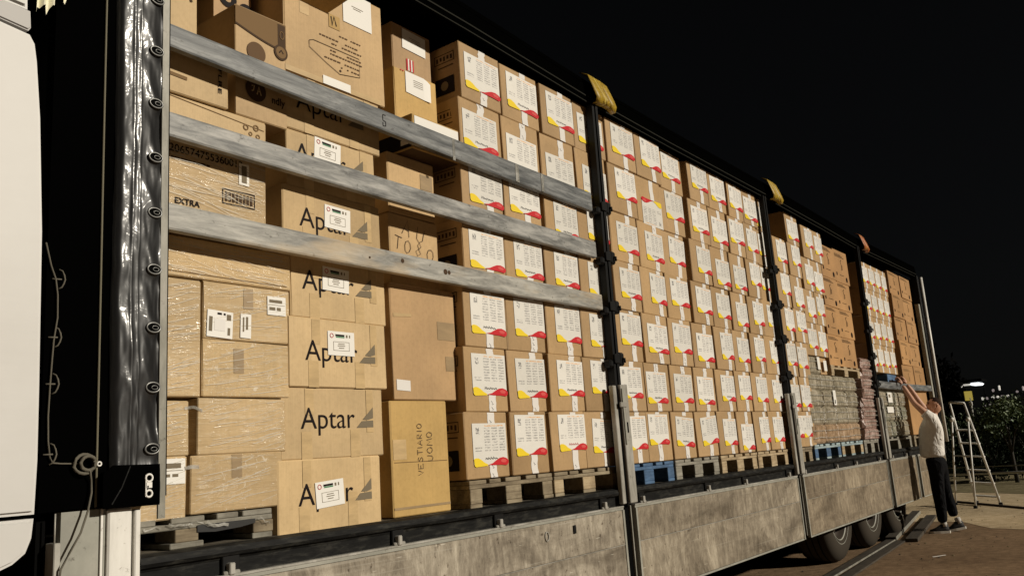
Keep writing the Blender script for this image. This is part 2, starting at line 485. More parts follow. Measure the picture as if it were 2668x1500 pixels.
def cotton(name, col):
    mt, nt, b = new_mat(name)
    v = mapping(nt, (1, 1, .6), rand=False)
    n = noise(nt, v, 11, 3, 0.5, 1.4)
    b.inputs['Base Color'].default_value = (*col, 1)
    b.inputs['Roughness'].default_value = 0.85
    b.inputs['Specular IOR Level'].default_value = 0.1
    nt.links.new(bump(nt, n.outputs['Fac'], 1.0, 0.035), b.inputs['Normal'])
    return mt
M['shirt'] = cotton('white_cotton', (0.78, 0.745, 0.69))
M['trousers'] = cotton('black_cotton', (0.004, 0.004, 0.005))
M['shoe'] = plain('black_canvas', (0.014, 0.012, 0.013), 0.7)
M['sole'] = plain('white_sole', (0.66, 0.62, 0.55), 0.6)
M['sock'] = plain('white_sock', (0.5, 0.47, 0.43), 0.8)
M['lamp_white'] = plain('cold_lamp', (0.92, 0.98, 1.0), 0.5, emit=1.3)
M['lamp_warm'] = plain('warm_lamp', (0.85, 0.80, 0.70), 0.5, emit=0.55)
M['lamp_dim'] = plain('dim_lamp', (0.6, 0.5, 0.48), 0.5, emit=0.30)
M['sign_yellow'] = plain('yellow_sign', (0.70, 0.58, 0.09), 0.5)
M['far_black'] = plain('unlit_wall', (0.003, 0.003, 0.003), 0.9, spec=0.03)

# ------------------------------------------------------------------ object helpers
def link(name, me, parent=None, loc=None):
    o = bpy.data.objects.new(name, me)
    COL.objects.link(o)
    if parent is not None:
        o.parent = parent
    if loc is not None:
        o.location = loc
    return o

def tag(o, label=None, cat=None, group=None, kind=None):
    if label: o['label'] = label
    if cat: o['category'] = cat
    if group: o['group'] = group
    if kind: o['kind'] = kind
    return o

def thing(name, loc, label, cat, group=None, rz=0.0):
    o = bpy.data.objects.new(name, None)
    o.empty_display_size = 0.1
    COL.objects.link(o)
    o.location = loc
    o.rotation_euler = (0, 0, rz)
    return tag(o, label, cat, group)

class MB:
    def __init__(s):
        s.v, s.f, s.mi, s.mats, s.smooth = [], [], [], [], []
    def mat(s, mt):
        if mt not in s.mats: s.mats.append(mt)
        return s.mats.index(mt)
    def add(s, vs, fs, mt, smooth=False):
        k = len(s.v); i = s.mat(mt)
        s.v += [tuple(p) for p in vs]
        for q in fs:
            s.f.append(tuple(k + a for a in q)); s.mi.append(i); s.smooth.append(smooth)
        return s
    def box(s, x0, x1, y0, y1, z0, z1, mt):
        vs = [(x0, y0, z0), (x1, y0, z0), (x1, y1, z0), (x0, y1, z0), (x0, y0, z1), (x1, y0, z1), (x1, y1, z1), (x0, y1, z1)]
        return s.add(vs, [(0, 3, 2, 1), (4, 5, 6, 7), (0, 1, 5, 4), (1, 2, 6, 5), (2, 3, 7, 6), (3, 0, 4, 7)], mt)
    def cbox(s, x0, x1, y0, y1, z0, z1, mt, c=0.005):
        bm = bmesh.new()
        bmesh.ops.create_cube(bm, size=1.0)
        for p in bm.verts:
            p.co = Vector((x0 + (p.co.x + .5) * (x1 - x0), y0 + (p.co.y + .5) * (y1 - y0), z0 + (p.co.z + .5) * (z1 - z0)))
        bmesh.ops.bevel(bm, geom=bm.edges[:], offset=c, segments=1, affect='EDGES')
        bm.verts.index_update()
        s.add([p.co.copy() for p in bm.verts], [[p.index for p in q.verts] for q in bm.faces], mt)
        bm.free()
        return s
    def quad(s, a, b, c, d, mt):
        return s.add([a, b, c, d], [(0, 1, 2, 3)], mt)
    def tube(s, pts, rad, mt, n=8, caps=True):
        pts = [Vector(p) for p in pts]
        rads = rad if isinstance(rad, (list, tuple)) else [rad] * len(pts)
        rings = []
        up = None
        for i, p in enumerate(pts):
            t = (pts[min(i + 1, len(pts) - 1)] - pts[max(i - 1, 0)]).normalized()
            a = t.cross(Vector((0, 0, 1)) if abs(t.z) < 0.9 else Vector((0, 1, 0))).normalized()
            if up is not None and a.dot(up) < 0: a = -a
            up = a
            b = t.cross(a)
            rings.append([p + (a * math.cos(2 * math.pi * k / n) + b * math.sin(2 * math.pi * k / n)) * rads[i] for k in range(n)])
        vs = [q for r_ in rings for q in r_]
        fs = []
        for i in range(len(rings) - 1):
            for k in range(n):
                k2 = (k + 1) % n
                fs.append((i * n + k, i * n + k2, (i + 1) * n + k2, (i + 1) * n + k))
        if caps:
            fs.append(tuple(range(n))[::-1]); fs.append(tuple((len(rings) - 1) * n + k for k in range(n)))
        return s.add(vs, fs, mt, True)
    def ring(s, c, rx, rz, rad, mt, n=20, axis='Y', m_=6):
        c = Vector(c); vs = []; fs = []
        for i in range(n):
            a = 2 * math.pi * i / n
            for j in range(m_):
                b = 2 * math.pi * j / m_
                rx2, rz2 = rx + rad * math.cos(b), rz + rad * math.cos(b)
                p = Vector((rx2 * math.cos(a), rad * math.sin(b), rz2 * math.sin(a)))
                if axis == 'X': p = Vector((p.y, p.x, p.z))
                if axis == 'Z': p = Vector((p.x, p.z, p.y))
                vs.append(c + p)
        for i in range(n):
            for j in range(m_):
                fs.append((i * m_ + j, i * m_ + (j + 1) % m_, ((i + 1) % n) * m_ + (j + 1) % m_, ((i + 1) % n) * m_ + j))
        return s.add(vs, fs, mt, True)
    def lathe(s, prof, c, mt, n=32, axis='Y'):
        c = Vector(c); vs = []; fs = []
        for i in range(n):
            a = 2 * math.pi * i / n
            for (r_, h) in prof:
                p = Vector((r_ * math.cos(a), h, r_ * math.sin(a))) if axis == 'Y' else Vector((r_ * math.cos(a), r_ * math.sin(a), h))
                vs.append(c + p)
        k = len(prof)
        for i in range(n):
            i2 = (i + 1) % n
            for j in range(k - 1):
                fs.append((i * k + j, i * k + j + 1, i2 * k + j + 1, i2 * k + j))
        return s.add(vs, fs, mt, True)
    def poly(s, pts, y, mt):                          # flat polygon in the XZ plane facing -Y
        return s.add([(x, y, z) for x, z in pts], [tuple(range(len(pts)))], mt)
    def stroke(s, pts, y, w, mt):                     # pen stroke in the XZ plane
        pts = [Vector((p[0], p[1])) for p in pts]
        vs = []
        for i, p in enumerate(pts):
            t = (pts[min(i + 1, len(pts) - 1)] - pts[max(i - 1, 0)])
            if t.length < 1e-6: t = Vector((1, 0))
            t.normalize(); nn = Vector((-t.y, t.x)) * w / 2
            vs += [(p.x + nn.x, y, p.y + nn.y), (p.x - nn.x, y, p.y - nn.y)]
        fs = [(2 * i, 2 * i + 1, 2 * i + 3, 2 * i + 2) for i in range(len(pts) - 1)]
        return s.add(vs, fs, mt)
    def mesh(s, name):
        me = bpy.data.meshes.new(name)
        me.from_pydata(s.v, [], s.f)
        for mt in s.mats: me.materials.append(mt)
        me.polygons.foreach_set('material_index', s.mi)
        me.polygons.foreach_set('use_smooth', s.smooth)
        me.update()
        return me
    def build(s, name, parent=None, loc=None):
        return link(name, s.mesh(name), parent, loc)

def fix_normals(o):
    bm = bmesh.new(); bm.from_mesh(o.data)
    bmesh.ops.recalc_face_normals(bm, faces=bm.faces)
    bm.to_mesh(o.data); bm.free()
    return o

def text_mesh(name, txt, mt, width, height=None, bold=0.0):
    cu = bpy.data.curves.new(name, 'FONT')
    cu.body = txt
    cu.size = 1.0
    cu.offset = bold
    o = bpy.data.objects.new(name, cu)
    COL.objects.link(o)
    dg = bpy.context.evaluated_depsgraph_get()
    me = bpy.data.meshes.new_from_object(o.evaluated_get(dg))
    bpy.data.objects.remove(o)
    bpy.data.curves.remove(cu)
    xs = [v.co.x for v in me.vertices]; ys = [v.co.y for v in me.vertices]
    sx = width / (max(xs) - min(xs))
    sy = sx if height is None else height / (max(ys) - min(ys))
    x0 = min(xs)
    y0 = 0 if height is None else min(ys)
    for v in me.vertices:
        v.co = ((v.co.x - x0) * sx, 0, (v.co.y - y0) * sy)
    me.materials.clear(); me.materials.append(mt)
    return me

def rot_text(me, ang):
    c, s_ = math.cos(ang), math.sin(ang)
    for v in me.vertices:
        x, z = v.co.x, v.co.z
        v.co = (x * c - z * s_, 0, x * s_ + z * c)
    return me

# ------------------------------------------------------------------ setting: ground
def sheet(name, pts, z, mt):
    me = bpy.data.meshes.new(name)
    me.from_pydata([(x, y, z) for x, y in pts], [], [tuple(range(len(pts)))])
    me.materials.append(mt)
    o = link(name, me)
    return tag(o, kind='structure')
sheet('ground', [(-400, -700), (1500, -700), (1500, 700), (-400, 700)], GZ, M['dirt'])
edge = []
for x, y in [(12.2, 9), (12.7, 3), (12.95, 0.5), (12.95, -0.24), (12.6, -0.42), (12.25, -0.62), (12.0, -0.8), (11.75, -1.22), (11.3, -1.9), (10.6, -3), (9.5, -6), (9.0, -12)]:
    edge.append((x + rnd.uniform(-.08, .08), y))
sheet('pale_yard', edge + [(60, -12), (60, 9)], GZ + 0.004, M['yard'])  # paler sheet with an uneven near edge, laid over the brown ground
sheet('grass_verge', [(18.6, 9), (19.3, 1.2), (18.8, 0.2), (17.9, -0.8), (16.5, -12), (27, -12), (27, 9)], GZ + 0.008, M['verge'])
sheet('darkened_field', [(25.5, -700), (1490, -700), (1490, 700), (25.5, 700)], GZ + 0.012, M['field'])  # near-black sheet colour stands in for missing light on the far ground

# ------------------------------------------------------------------ truck cab
cab = thing('truck_cab', (-1.6, 1.2, GZ), 'white truck cab standing in front of the trailer at the left edge', 'truck')
def cab_part(name, outline, y0, y1, mt, bev=0.012):
    bm = bmesh.new()
    a = [bm.verts.new((x, y0, z)) for x, z in outline]
    b = [bm.verts.new((x, y1, z)) for x, z in outline]
    bm.faces.new(a); bm.faces.new(b[::-1])
    n = len(outline)
    for i in range(n):
        bm.faces.new((a[i], b[i], b[(i + 1) % n], a[(i + 1) % n]))
    bmesh.ops.recalc_face_normals(bm, faces=bm.faces)
    es = [e for e in bm.edges if abs(e.verts[0].co.y - y0) < 1e-5 and abs(e.verts[1].co.y - y0) < 1e-5]
    bmesh.ops.bevel(bm, geom=es, offset=bev, segments=3, affect='EDGES')
    for p in bm.verts: p.co -= Vector((-1.6, 1.2, GZ))
    me = bpy.data.meshes.new(name); bm.to_mesh(me); bm.free()
    me.materials.append(mt)
    return link(name, me, cab)
mid = [(-2.9, 1.445), (-0.438, 1.445), (-0.434, 1.62), (-0.437, 1.87), (-0.447, 2.4), (-0.468, 2.81), (-0.487, 3.02), (-0.497, 3.085), (-0.515, 3.115), (-0.66, 3.135), (-2.9, 3.15)]
cab_part('side_panel', mid, -0.02, 2.46, M['cab'])
low = [(-2.9, 1.10), (-0.95, 1.10), (-0.72, 1.205), (-0.58, 1.265), (-0.50, 1.295), (-0.462, 1.325), (-0.445, 1.37), (-0.440, 1.432), (-2.9, 1.432)]
cab_part('lower_fairing', low, -0.022, 2.46, M['cab'])
band = [(-2.9, 3.163), (-0.64, 3.143), (-0.520, 3.128), (-0.512, 3.142), (-0.516, 3.205), (-0.62, 3.215), (-2.9, 3.235)]
cab_part('roof_band', band, -0.014, 2.44, M['cab_grey'], 0.006)
top = [(-2.9, 3.24), (-0.63, 3.22), (-0.523, 3.212), (-0.53, 3.40), (-0.55, 3.62), (-0.70, 3.85), (-2.0, 3.85), (-2.9, 3.6)]
cab_part('roof_fairing', top, -0.012, 2.44, M['cab'])
mb = MB(); mb.box(-2.9, -0.75, 0.25, 2.2, 0.55, 1.09, M['far_black']); mb.box(-2.9, 0.9, 0.75, 1.65, 0.62, 0.85, M['far_black'])
o = mb.build('chassis', cab); o.location = (1.6, -1.2, -GZ)
mb = MB(); mb.lathe([(0.0, 0.02), (0.26, 0.0), (0.29, 0.03), (0.45, 0.0), (0.5, 0.06), (0.5, 0.30), (0.44, 0.34), (0.0, 0.34)], (-2.05, 0.02, GZ + 0.5), M['rubber'])
o = mb.build('wheel', cab); o.location = (1.6, -1.2, -GZ)

# ------------------------------------------------------------------ semi-trailer
TR = thing('curtain_side_trailer', (0, 0, GZ), 'long black curtain-side trailer with its side open, loaded full of cartons', 'trailer')
def tpart(mb_, name, parent=None):
    o = mb_.build(name, parent or TR)
    if parent is None: o.location = (0, 0, -GZ)
    return o
XE = 13.75
mb = MB()
nb = 26
for i in range(nb):                                   # floor boards run lengthwise
    y = 0.065 + i * (2.42 - 0.065) / nb
    mb.box(-0.38, XE, y + .002, y + (2.42 - .065) / nb - .002, 1.235, 1.262 + (i % 3) * .0006, M['floor_wood'])
tpart(mb, 'floor')
mb = MB(); mb.box(-0.38, XE, 0.1, 2.4, 1.10, 1.233, M['far_black']); mb.box(-.3, XE, 0.62, 0.78, 0.72, 1.10, M['far_black']); mb.box(-.3, XE, 1.7, 1.86, 0.72, 1.10, M['far_black'])
for k in range(18):
    mb.box(0.3 + k * .75, 0.38 + k * .75, 0.08, 2.42, 1.0, 1.099, M['far_black'])
tpart(mb, 'chassis_frame')
# side rail: rounded top ledge over a recessed face
mb = MB()
prof = [(0.064, 1.233), (0.064, 1.264), (0.02, 1.267), (-0.012, 1.258), (-0.02, 1.236), (-0.014, 1.222), (0.006, 1.215), (0.010, 1.205), (0.010, 1.150), (0.06, 1.150)]
vs_, fs_ = [], []
n_seg = 60
for i in range(n_seg + 1):
    x = -0.07 + (XE + 0.07) * i / n_seg
    for (y, z) in prof:
        vs_.append((x, y + rnd.uniform(-.0015, .0015), z + rnd.uniform(-.0015, .0015)))
k = len(prof)
for i in range(n_seg):
    for j in range(k):
        fs_.append((i * k + j, (i + 1) * k + j, (i + 1) * k + (j + 1) % k, i * k + (j + 1) % k))
M['rail_black'] = worn_metal('scuffed_black_rail', [(0.005, 0.005, 0.005), (0.010, 0.010, 0.0095), (0.030, 0.029, 0.025)], 0.6, 0.0, (9, 30, 40))
M['rail_black'].node_tree.nodes['Principled BSDF'].inputs['Specular IOR Level'].default_value = 0.12
mb.add(vs_, fs_, M['rail_black'])
fix_normals(tpart(mb, 'side_rail'))
# headboard and far side, roof
mb = MB(); mb.box(-0.40, -0.37, 0.06, 2.46, 1.2, 4.0, M['far_black']); tpart(mb, 'headboard')
mb = MB(); mb.box(-0.38, XE, 2.45, 2.47, 1.2, 4.0, M['tarp_matt']); tpart(mb, 'far_curtain')
mb = MB()
rp = [(-0.40, 4.20), (1.2, 4.19), (2.0, 4.17), (3.35, 4.115), (4.7, 4.10), (6.0, 4.10), (7.2, 4.10), (8.8, 4.085), (10.36, 4.06), (12.0, 4.09), (XE + .1, 4.12)]
vs_, fs_ = [], []
for x, z in rp:
    vs_ += [(x, 0.0, z + .10), (x, 1.25, z + .18), (x, 2.47, z + .10), (x, 0.0, z + .07), (x, 1.25, z + .15), (x, 2.47, z + .07)]
for i in range(len(rp) - 1):
    a, b = i * 6, i * 6 + 6
    fs_ += [(a, b, b + 1, a + 1), (a + 1, b + 1, b + 2, a + 2), (a + 3, a + 4, b + 4, b + 3), (a + 4, a + 5, b + 5, b + 4), (a, a + 3, b + 3, b), (a + 2, b + 2, b + 5, a + 5)]
mb.add(vs_, fs_, M['roof']); tpart(mb, 'roof')
mb = MB()
def rail_run(dy, dz, w, h, mt):
    vs, fs = [], []
    for x, z in rp:
        z = z - 0.09
        vs.extend([(x, dy, z + dz), (x, dy + w, z + dz), (x, dy + w, z + dz + h), (x, dy, z + dz + h)])
    for i in range(len(rp) - 1):
        a, b = 4 * i, 4 * i + 4
        for j in range(4):
            fs.append((a + j, a + (j + 1) % 4, b + (j + 1) % 4, b + j))
    fs.append((0, 1, 2, 3)); fs.append(tuple(4 * (len(rp) - 1) + j for j in (3, 2, 1, 0)))
    mb.add(vs, fs, mt)
rail_run(-0.006, 0.0, 0.066, 0.15, M['roof'])
rail_run(-0.010, 0.008, 0.0035, 0.007, M['roof_line'])
rail_run(-0.012, 0.052, 0.0055, 0.009, M['roof_line'])
fix_normals(tpart(mb, 'roof_rail'))
mb = MB(); mb.box(XE, XE + .05, 0.0, 2.46, 1.1, 4.0, M['far_black']); tpart(mb, 'rear_door')
mb = MB(); mb.box(XE - .02, XE + .10, -0.03, 0.07, 1.1, 4.05, M['black'])
mb.box(XE - .16, XE - .06, -0.02, 0.04, 1.27, 3.55, M['alu_grey'])
tpart(mb, 'rear_post')
mb = MB(); mb.tube([(XE + .15, -0.055, 1.28), (XE + .15, -0.06, 4.03)], 0.026, M['alu_white'], 8)
tpart(mb, 'curtain_pole')

# bunched curtain at the front corner
mb = MB()
nx, nz = 44, 150
zt, zb = 4.02, 1.445
vs_, fs_ = [], []
for j in range(nz + 1):
    t = j / nz; z = zb + (zt - zb) * t
    for i in range(nx + 1):
        s_ = i / nx
        x = -0.196 + 0.180 * s_ + 0.003 * math.sin(z * 5.1)
        q = (z - 1.64) / 0.2235
        ph = q - math.floor(q)                       # puckers between the eyelets
        low_ = 0.35 + 0.65 * (4.0 - z) / 2.6           # more crumpled towards the bottom
        y = -0.030 - 0.012 * math.sin(math.pi * min(1, max(0, s_ * 1.05)))
        y += 0.022 * (1 - min(1, s_ / .12)) ** 2
        for (sc_, wd, am) in ((.33, .030, .0030), (.47, .020, .0022)):        # sewn seams
            y -= am * math.exp(-((s_ - sc_ - .012 * math.sin(z * 4)) / wd) ** 2)
        dq = min(ph, 1 - ph)
        tri = max(0.0, 1 - ph / .75)                 # fold running up from each eyelet
        fx = .80 - .26 * (1 - tri)
        y -= 0.012 * tri * math.exp(-((s_ - fx) / (.07 + .20 * (1 - tri))) ** 2)
        y += 0.010 * math.exp(-((ph - .86) / .10) ** 2) * max(0, s_ - .3)
        y += low_ * (0.014 * mnoise.noise(Vector((s_ * 1.6, z * 4.5, 1.7))) + 0.005 * mnoise.noise(Vector((s_ * 5 + z * 4, z * 11, 5.1))) + 0.0022 * mnoise.noise(Vector((s_ * 13, z * 26, 9.3))))
        fl = math.exp(-((s_ - .81) / .17) ** 2 - (dq / .13) ** 2)
        y = y * (1 - fl) + (-0.046) * fl
        vs_.append((x, y, z))
for j in range(nz):
    for i in range(nx):
        a = j * (nx + 1) + i
        fs_.append((a, a + 1, a + nx + 2, a + nx + 1))
mb.add(vs_, fs_, M['tarp'], True)
mb.box(-0.235, -0.02, -0.004, 0.03, zb, zt, M['tarp_matt'])
CUR = tpart(mb, 'front_curtain')
for k in range(11):
    z = 1.64 + 0.2235 * k
    m2 = MB()
    m2.ring((-0.050, -0.047, z), 0.027, 0.018, 0.0038, M['eyelet'], 24)
    m2.add([(-0.050 + .0245 * math.cos(a * .2618), -0.0495, z + .0155 * math.sin(a * .2618)) for a in range(24)], [tuple(range(24))[::-1]], M['far_black'])
    m2.ring((-0.046, -0.0515, z - .001), 0.012, 0.007, 0.0016, M['eyelet'], 18)
    m2.build('eyelet', CUR)
m2 = MB()
zq = lambda z: z
m2.poly([(-0.233, 1.442), (-0.022, 1.440), (-0.022, 1.585), (-0.20, 1.588), (-0.233, 1.56)], -0.052, M['tarp_matt'])
m2.stroke([(-0.20, 1.455), (-0.165, 1.51), (-0.135, 1.582)], -0.0525, .004, M['rail_black'])
m2.build('curtain_flap', CUR)
m2 = MB()
m2.ring((-0.066, -0.056, 1.537), 0.013, 0.013, 0.004, M['paper'], 16)
m2.box(-0.078, -0.055, -0.058, -0.053, 1.502, 1.522, M['paper'])
m2.box(-0.074, -0.068, -0.0585, -0.0575, 1.503, 1.510, M['black'])
m2.ring((-0.066, -0.056, 1.482), 0.012, 0.012, 0.004, M['paper'], 16)
m2.box(-0.080, -0.076, -0.058, -0.053, 1.472, 1.548, M['paper'])
m2.build('white_lettering', CUR)
# dark flat part of the curtain and its cord
mb = MB(); mb.box(-0.425, -0.238, -0.006, 0.05, 1.447, 4.0, M['tarp_matt']); tpart(mb, 'corner_tarpaulin')
mb = MB()
mb.tube([(-0.236 + 0.004 * math.sin(z * 1.3) - 0.004 * (3.5 - z) / 2, -0.012, z) for z in [1.45 + i * .13 for i in range(20)]], 0.0045, M['cord'], 6)
tpart(mb, 'edge_cord')
mb = MB()
vs_, fs_ = [], []
n = 24
for i in range(n + 1):
    x = -0.505 + 0.155 * i / n
    zb_ = 3.195 + .165 * i / n + 0.010 * math.sin(i * 1.9) + 0.02 * math.sin(i * .7) + 0.003 * math.sin(i * 2.7)
    y = -0.03 + 0.012 * math.sin(i * 1.3)
    vs_ += [(x, y, zb_), (x, y - .006, zb_ + .12), (x, y + .01, 3.75)]
for i in range(n):
    a = 3 * i
    fs_ += [(a, a + 3, a + 4, a + 1), (a + 1, a + 4, a + 5, a + 2)]
mb.add(vs_, fs_, M['cream'], True); tpart(mb, 'cream_tarp_end')
mb = MB(); mb.box(-0.018, 0.010, -0.036, -0.026, 1.39, 4.02, M['alu_strip'])
mb.box(0.0105, 0.018, -0.03, 0.03, 1.47, 4.02, M['far_black'])
tpart(mb, 'curtain_edge_strip')
# lower front corner: grey panel, white aluminium post
mb = MB(); mb.box(-0.345, -0.215, 0.004, 0.05, 0.75, 1.442, M['alu_grey']); mb.box(-0.212, -0.204, -0.004, 0.05, 0.75, 1.442, M['alu_white']); tpart(mb, 'corner_panel')
mb = MB(); mb.cbox(-0.194, -0.106, -0.02, 0.06, 0.75, 1.44, M['alu_white'], .006); mb.cbox(-0.098, -0.076, -0.024, 0.06, 0.75, 1.43, M['alu_white'], .004); mb.box(-0.105, -0.099, -0.006, 0.06, 0.75, 1.435, M['alu_grey']); mb.box(-0.203, -0.195, -0.004, 0.06, 0.75, 1.44, M['alu_grey'])
tpart(mb, 'corner_post')
mb = MB(); mb.cbox(-0.372, -0.350, -0.012, 0.05, 0.7, 1.345, M['alu'], .003); mb.tube([(-.366, .0, 1.345), (-.366, .0, 1.44)], .003, M['alu'], 6); tpart(mb, 'latch_bar')
# tie rope with hooks
mb = MB()
rp_ = [(-0.435, 2.36), (-0.415, 2.28), (-0.398, 2.235), (-0.390, 2.18), (-0.388, 2.10), (-0.398, 2.02), (-0.402, 1.94), (-0.405, 1.87), (-0.408, 1.76), (-0.405, 1.68), (-0.398, 1.625), (-0.388, 1.607), (-0.36, 1.603), (-0.32, 1.601), (-0.29, 1.60)]
mb.tube([(x, -0.016, z) for x, z in rp_], 0.0030, M['rope'], 6)
for (x, z) in [(-0.39, 2.235), (-0.397, 2.03), (-0.40, 1.87), (-0.40, 1.635)]:
    mb.tube([(x - .018, -0.012, z), (x + .010, -0.02, z)], 0.0028, M['rope'], 8)
    mb.tube([(x + .004, -0.012, z + .036), (x + .013, -0.018, z + .030), (x + .019, -0.02, z + .016), (x + .021, -0.022, z), (x + .018, -0.02, z - .015), (x + .012, -0.018, z - .027), (x + .002, -0.012, z - .034)], 0.0028, M['rope'], 8)
mb.tube([(-0.285 + .035 * math.cos(a), -0.024 - .004 * math.sin(a * 3), 1.598 + .033 * math.sin(a)) for a in [i * .42 - .4 for i in range(16)]], 0.0060, M['rope'], 6)
mb.tube([(-0.275 + .026 * math.cos(a), -0.032, 1.600 + .024 * math.sin(a)) for a in [i * .42 + .5 for i in range(15)]], 0.0060, M['rope'], 6)
mb.tube([(-0.295, -0.03, 1.585), (-0.27, -0.035, 1.575), (-0.258, -0.02, 1.54), (-0.258, -0.024, 1.50), (-0.272, -0.03, 1.44), (-0.298, -0.036, 1.37), (-0.33, -0.03, 1.31), (-0.355, -0.025, 1.26), (-.36, -.02, 1.2)], 0.0040, M['rope'], 6)
mb.ring((-0.232, -0.022, 1.596), 0.007, 0.007, 0.003, M['paper'], 14)
tpart(mb, 'tie_rope')

# support posts with slat pockets
POSTS = [(3.40, 0.0), (6.80, 0.0), (10.18, 0.0)]
for (px, _), lean in zip(POSTS, (0.015, 0.0, 0.05)):
    mb = MB()
    def bar(x0, x1, y0, y1, z0, z1, mt, mb=mb, px=px, lean=lean):
        def sh(z): return lean * (z - 2.6)
        vs = []
        for z in (z0, z1):
            s_ = px + sh(z)
            vs += [(s_ + x0, y0, z), (s_ + x1, y0, z), (s_ + x1, y1, z), (s_ + x0, y1, z)]
        mb.add(vs, [(0, 3, 2, 1), (4, 5, 6, 7), (0, 1, 5, 4), (1, 2, 6, 5), (2, 3, 7, 6), (3, 0, 4, 7)], mt)
    bar(-0.034, -0.006, -0.03, 0.022, 1.17, 4.02, M['black'])
    bar(0.003, 0.034, -0.036, 0.022, 1.17, 4.02, M['black'])
    bar(-0.0055, 0.0025, 0.0, 0.02, 1.17, 4.02, M['steel'])
    post = tpart(mb, 'support_post')
    for z in (3.24, 2.87, 2.51, 2.14):
        m2 = MB()
        dx = px + lean * (z - 2.6)
        m2.cbox(dx + .035, dx + .100, -0.045, 0.024, z - .050, z + .045, M['black'], .012)
        m2.cbox(dx - .085, dx - .035, -0.035, 0.024, z - .065, z - .010, M['black'], .012)
        m2.cbox(dx - .035, dx + .036, -0.046, -0.037, z - .035, z + .03, M['black'], .003)
        m2.tube([(dx + .07, -.046, z), (dx + .07, -.06, z), (dx + .07, -.06, z - .03)], .008, M['black'], 6)
        m2.build('slat_pocket', post)
    m2 = MB()
    m2.cbox(px - .035, px + .060, -0.062, -0.038, 1.165, 1.955, M['alu'], .004)
    m2.cbox(px - .105, px - .062, -0.045, -0.01, 1.165, 1.95, M['alu'], .004)
    m2.box(px - .058, px - .040, -0.045, -0.012, 1.165, 1.93, M['far_black'])
    m2.cbox(px - .03, px - .012, -0.070, -0.0625, 1.55, 1.93, M['alu_grey'], .002)
    m2.box(px + .008, px + .022, -0.0655, -0.0615, 1.63, 1.70, M['far_black'])
    m2.cbox(px - .075, px + .01, -0.075, -0.063, 1.80, 1.835, M['alu'], .004)
    m2.build('lower_profile', post)

# dropped side boards
spans = [(-0.04, 3.33), (3.485, 6.73), (6.885, 10.10), (10.27, 11.70), (11.86, XE)]
hinge_x = [1.22, 2.0, 3.1, 3.61, 4.69, 5.45, 6.52, 6.98, 8.03, 8.77, 9.8, 10.45, 11.2, 0.3, 12.4, 13.2]
for bi, (x0, x1) in enumerate(spans):
    mb = MB()
    mb.box(x0, x1, -0.024, 0.008, 1.143, 1.152, M['alu'])
    mb.box(x0, x1, -0.020, 0.004, 1.127, 1.1425, M['alu_grey'])
    mb.box(x0, x0 + .022, -0.026, 0.006, 0.548, 1.126, M['alu_grey'])
    mb.box(x1 - .022, x1, -0.026, 0.006, 0.548, 1.126, M['alu_grey'])
    mb.box(x0 + .0225, x1 - .0225, -0.020, 0.004, 0.546, 0.560, M['alu_grey'])
    mb.box(x0 + .023, x1 - .023, -0.008, 0.004, 0.565, 1.125, M['alu_grey'])
    mb.box(x0 + .024, x1 - .024, -0.0228, -0.0090, 0.9038, 0.9072, M['alu'])
    board = tpart(mb, 'drop_side')
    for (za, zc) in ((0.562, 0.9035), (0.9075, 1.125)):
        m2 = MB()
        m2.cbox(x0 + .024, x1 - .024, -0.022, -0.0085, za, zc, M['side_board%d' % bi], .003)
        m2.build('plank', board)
    for hx in hinge_x:
        if x0 < hx < x1:
            m2 = MB()
            m2.cbox(hx - .013, hx + .013, -0.032, 0.0, 1.150, 1.195, M['steel'], .004)
            m2.tube([(hx - .03, -0.012, 1.156), (hx + .04, -0.012, 1.156)], .010, M['alu'], 8)
            m2.cbox(hx - .03, hx + .05, -0.006, 0.0095, 1.160, 1.225, M['black'], .004)
            m2.build('hinge', board)
for px in (3.407, 6.807, 10.185, 11.78):
    mb = MB()
    mb.box(px - .06, px + .06, 0.012, 0.06, 0.60, 1.149, M['far_black'])
    mb.box(px + .045, px + .058, -0.002, 0.0115, 0.57, 1.145, M['alu_strip'])
    tpart(mb, 'hinge_pillar')
# latch ring, rivets of the first board
mb = MB(); mb.ring((2.42, -0.026, 1.055), .018, .026, .004, M['alu'], 16); mb.cbox(2.70, 2.73, -.03, -.0225, 1.04, 1.09, M['black'], .004)
tpart(mb, 'latch_ring')
# yellow straps folded over the roof rail
for (x, zt_, mt, lean_) in ((3.40, 4.06, 'strap_yellow', .0), (6.97, 4.05, 'strap_yellow', .0), (10.40, 4.02, 'strap_orange', .0)):
    mb = MB()
    W = 0.275 if x < 10 else 0.24
    prof = [(-0.030, -0.03), (-0.075, -0.035), (-0.088, 0.0), (-0.075, 0.05), (-0.055, 0.12), (-0.035, 0.20), (0.02, 0.235)]
    vs_, fs_ = [], []
    cols_ = [0, .30, .36, .42, .62, .66, 1.0]
    for s_ in cols_:
        for q, (y, z) in enumerate(prof):
            vs_.append((x + W * s_ - 0.012 * q, y + 0.006 * math.sin(7 * s_ + q), zt_ + z * .86 + 0.010 * math.sin(4 * s_)))
    k = len(prof)
    for i in range(len(cols_) - 1):
        mt_ = M['strap_stripe'] if i == 2 else M[mt]
        mb.add([vs_[i * k + j] for j in range(k)] + [vs_[(i + 1) * k + j] for j in range(k)],
               [(j, k + j, k + j + 1, j + 1) for j in range(k - 1)], mt_, True)
    o = tpart(mb, 'roof_strap')
    md = o.modifiers.new('thickness', 'SOLIDIFY'); md.thickness = 0.006; md.offset = 1
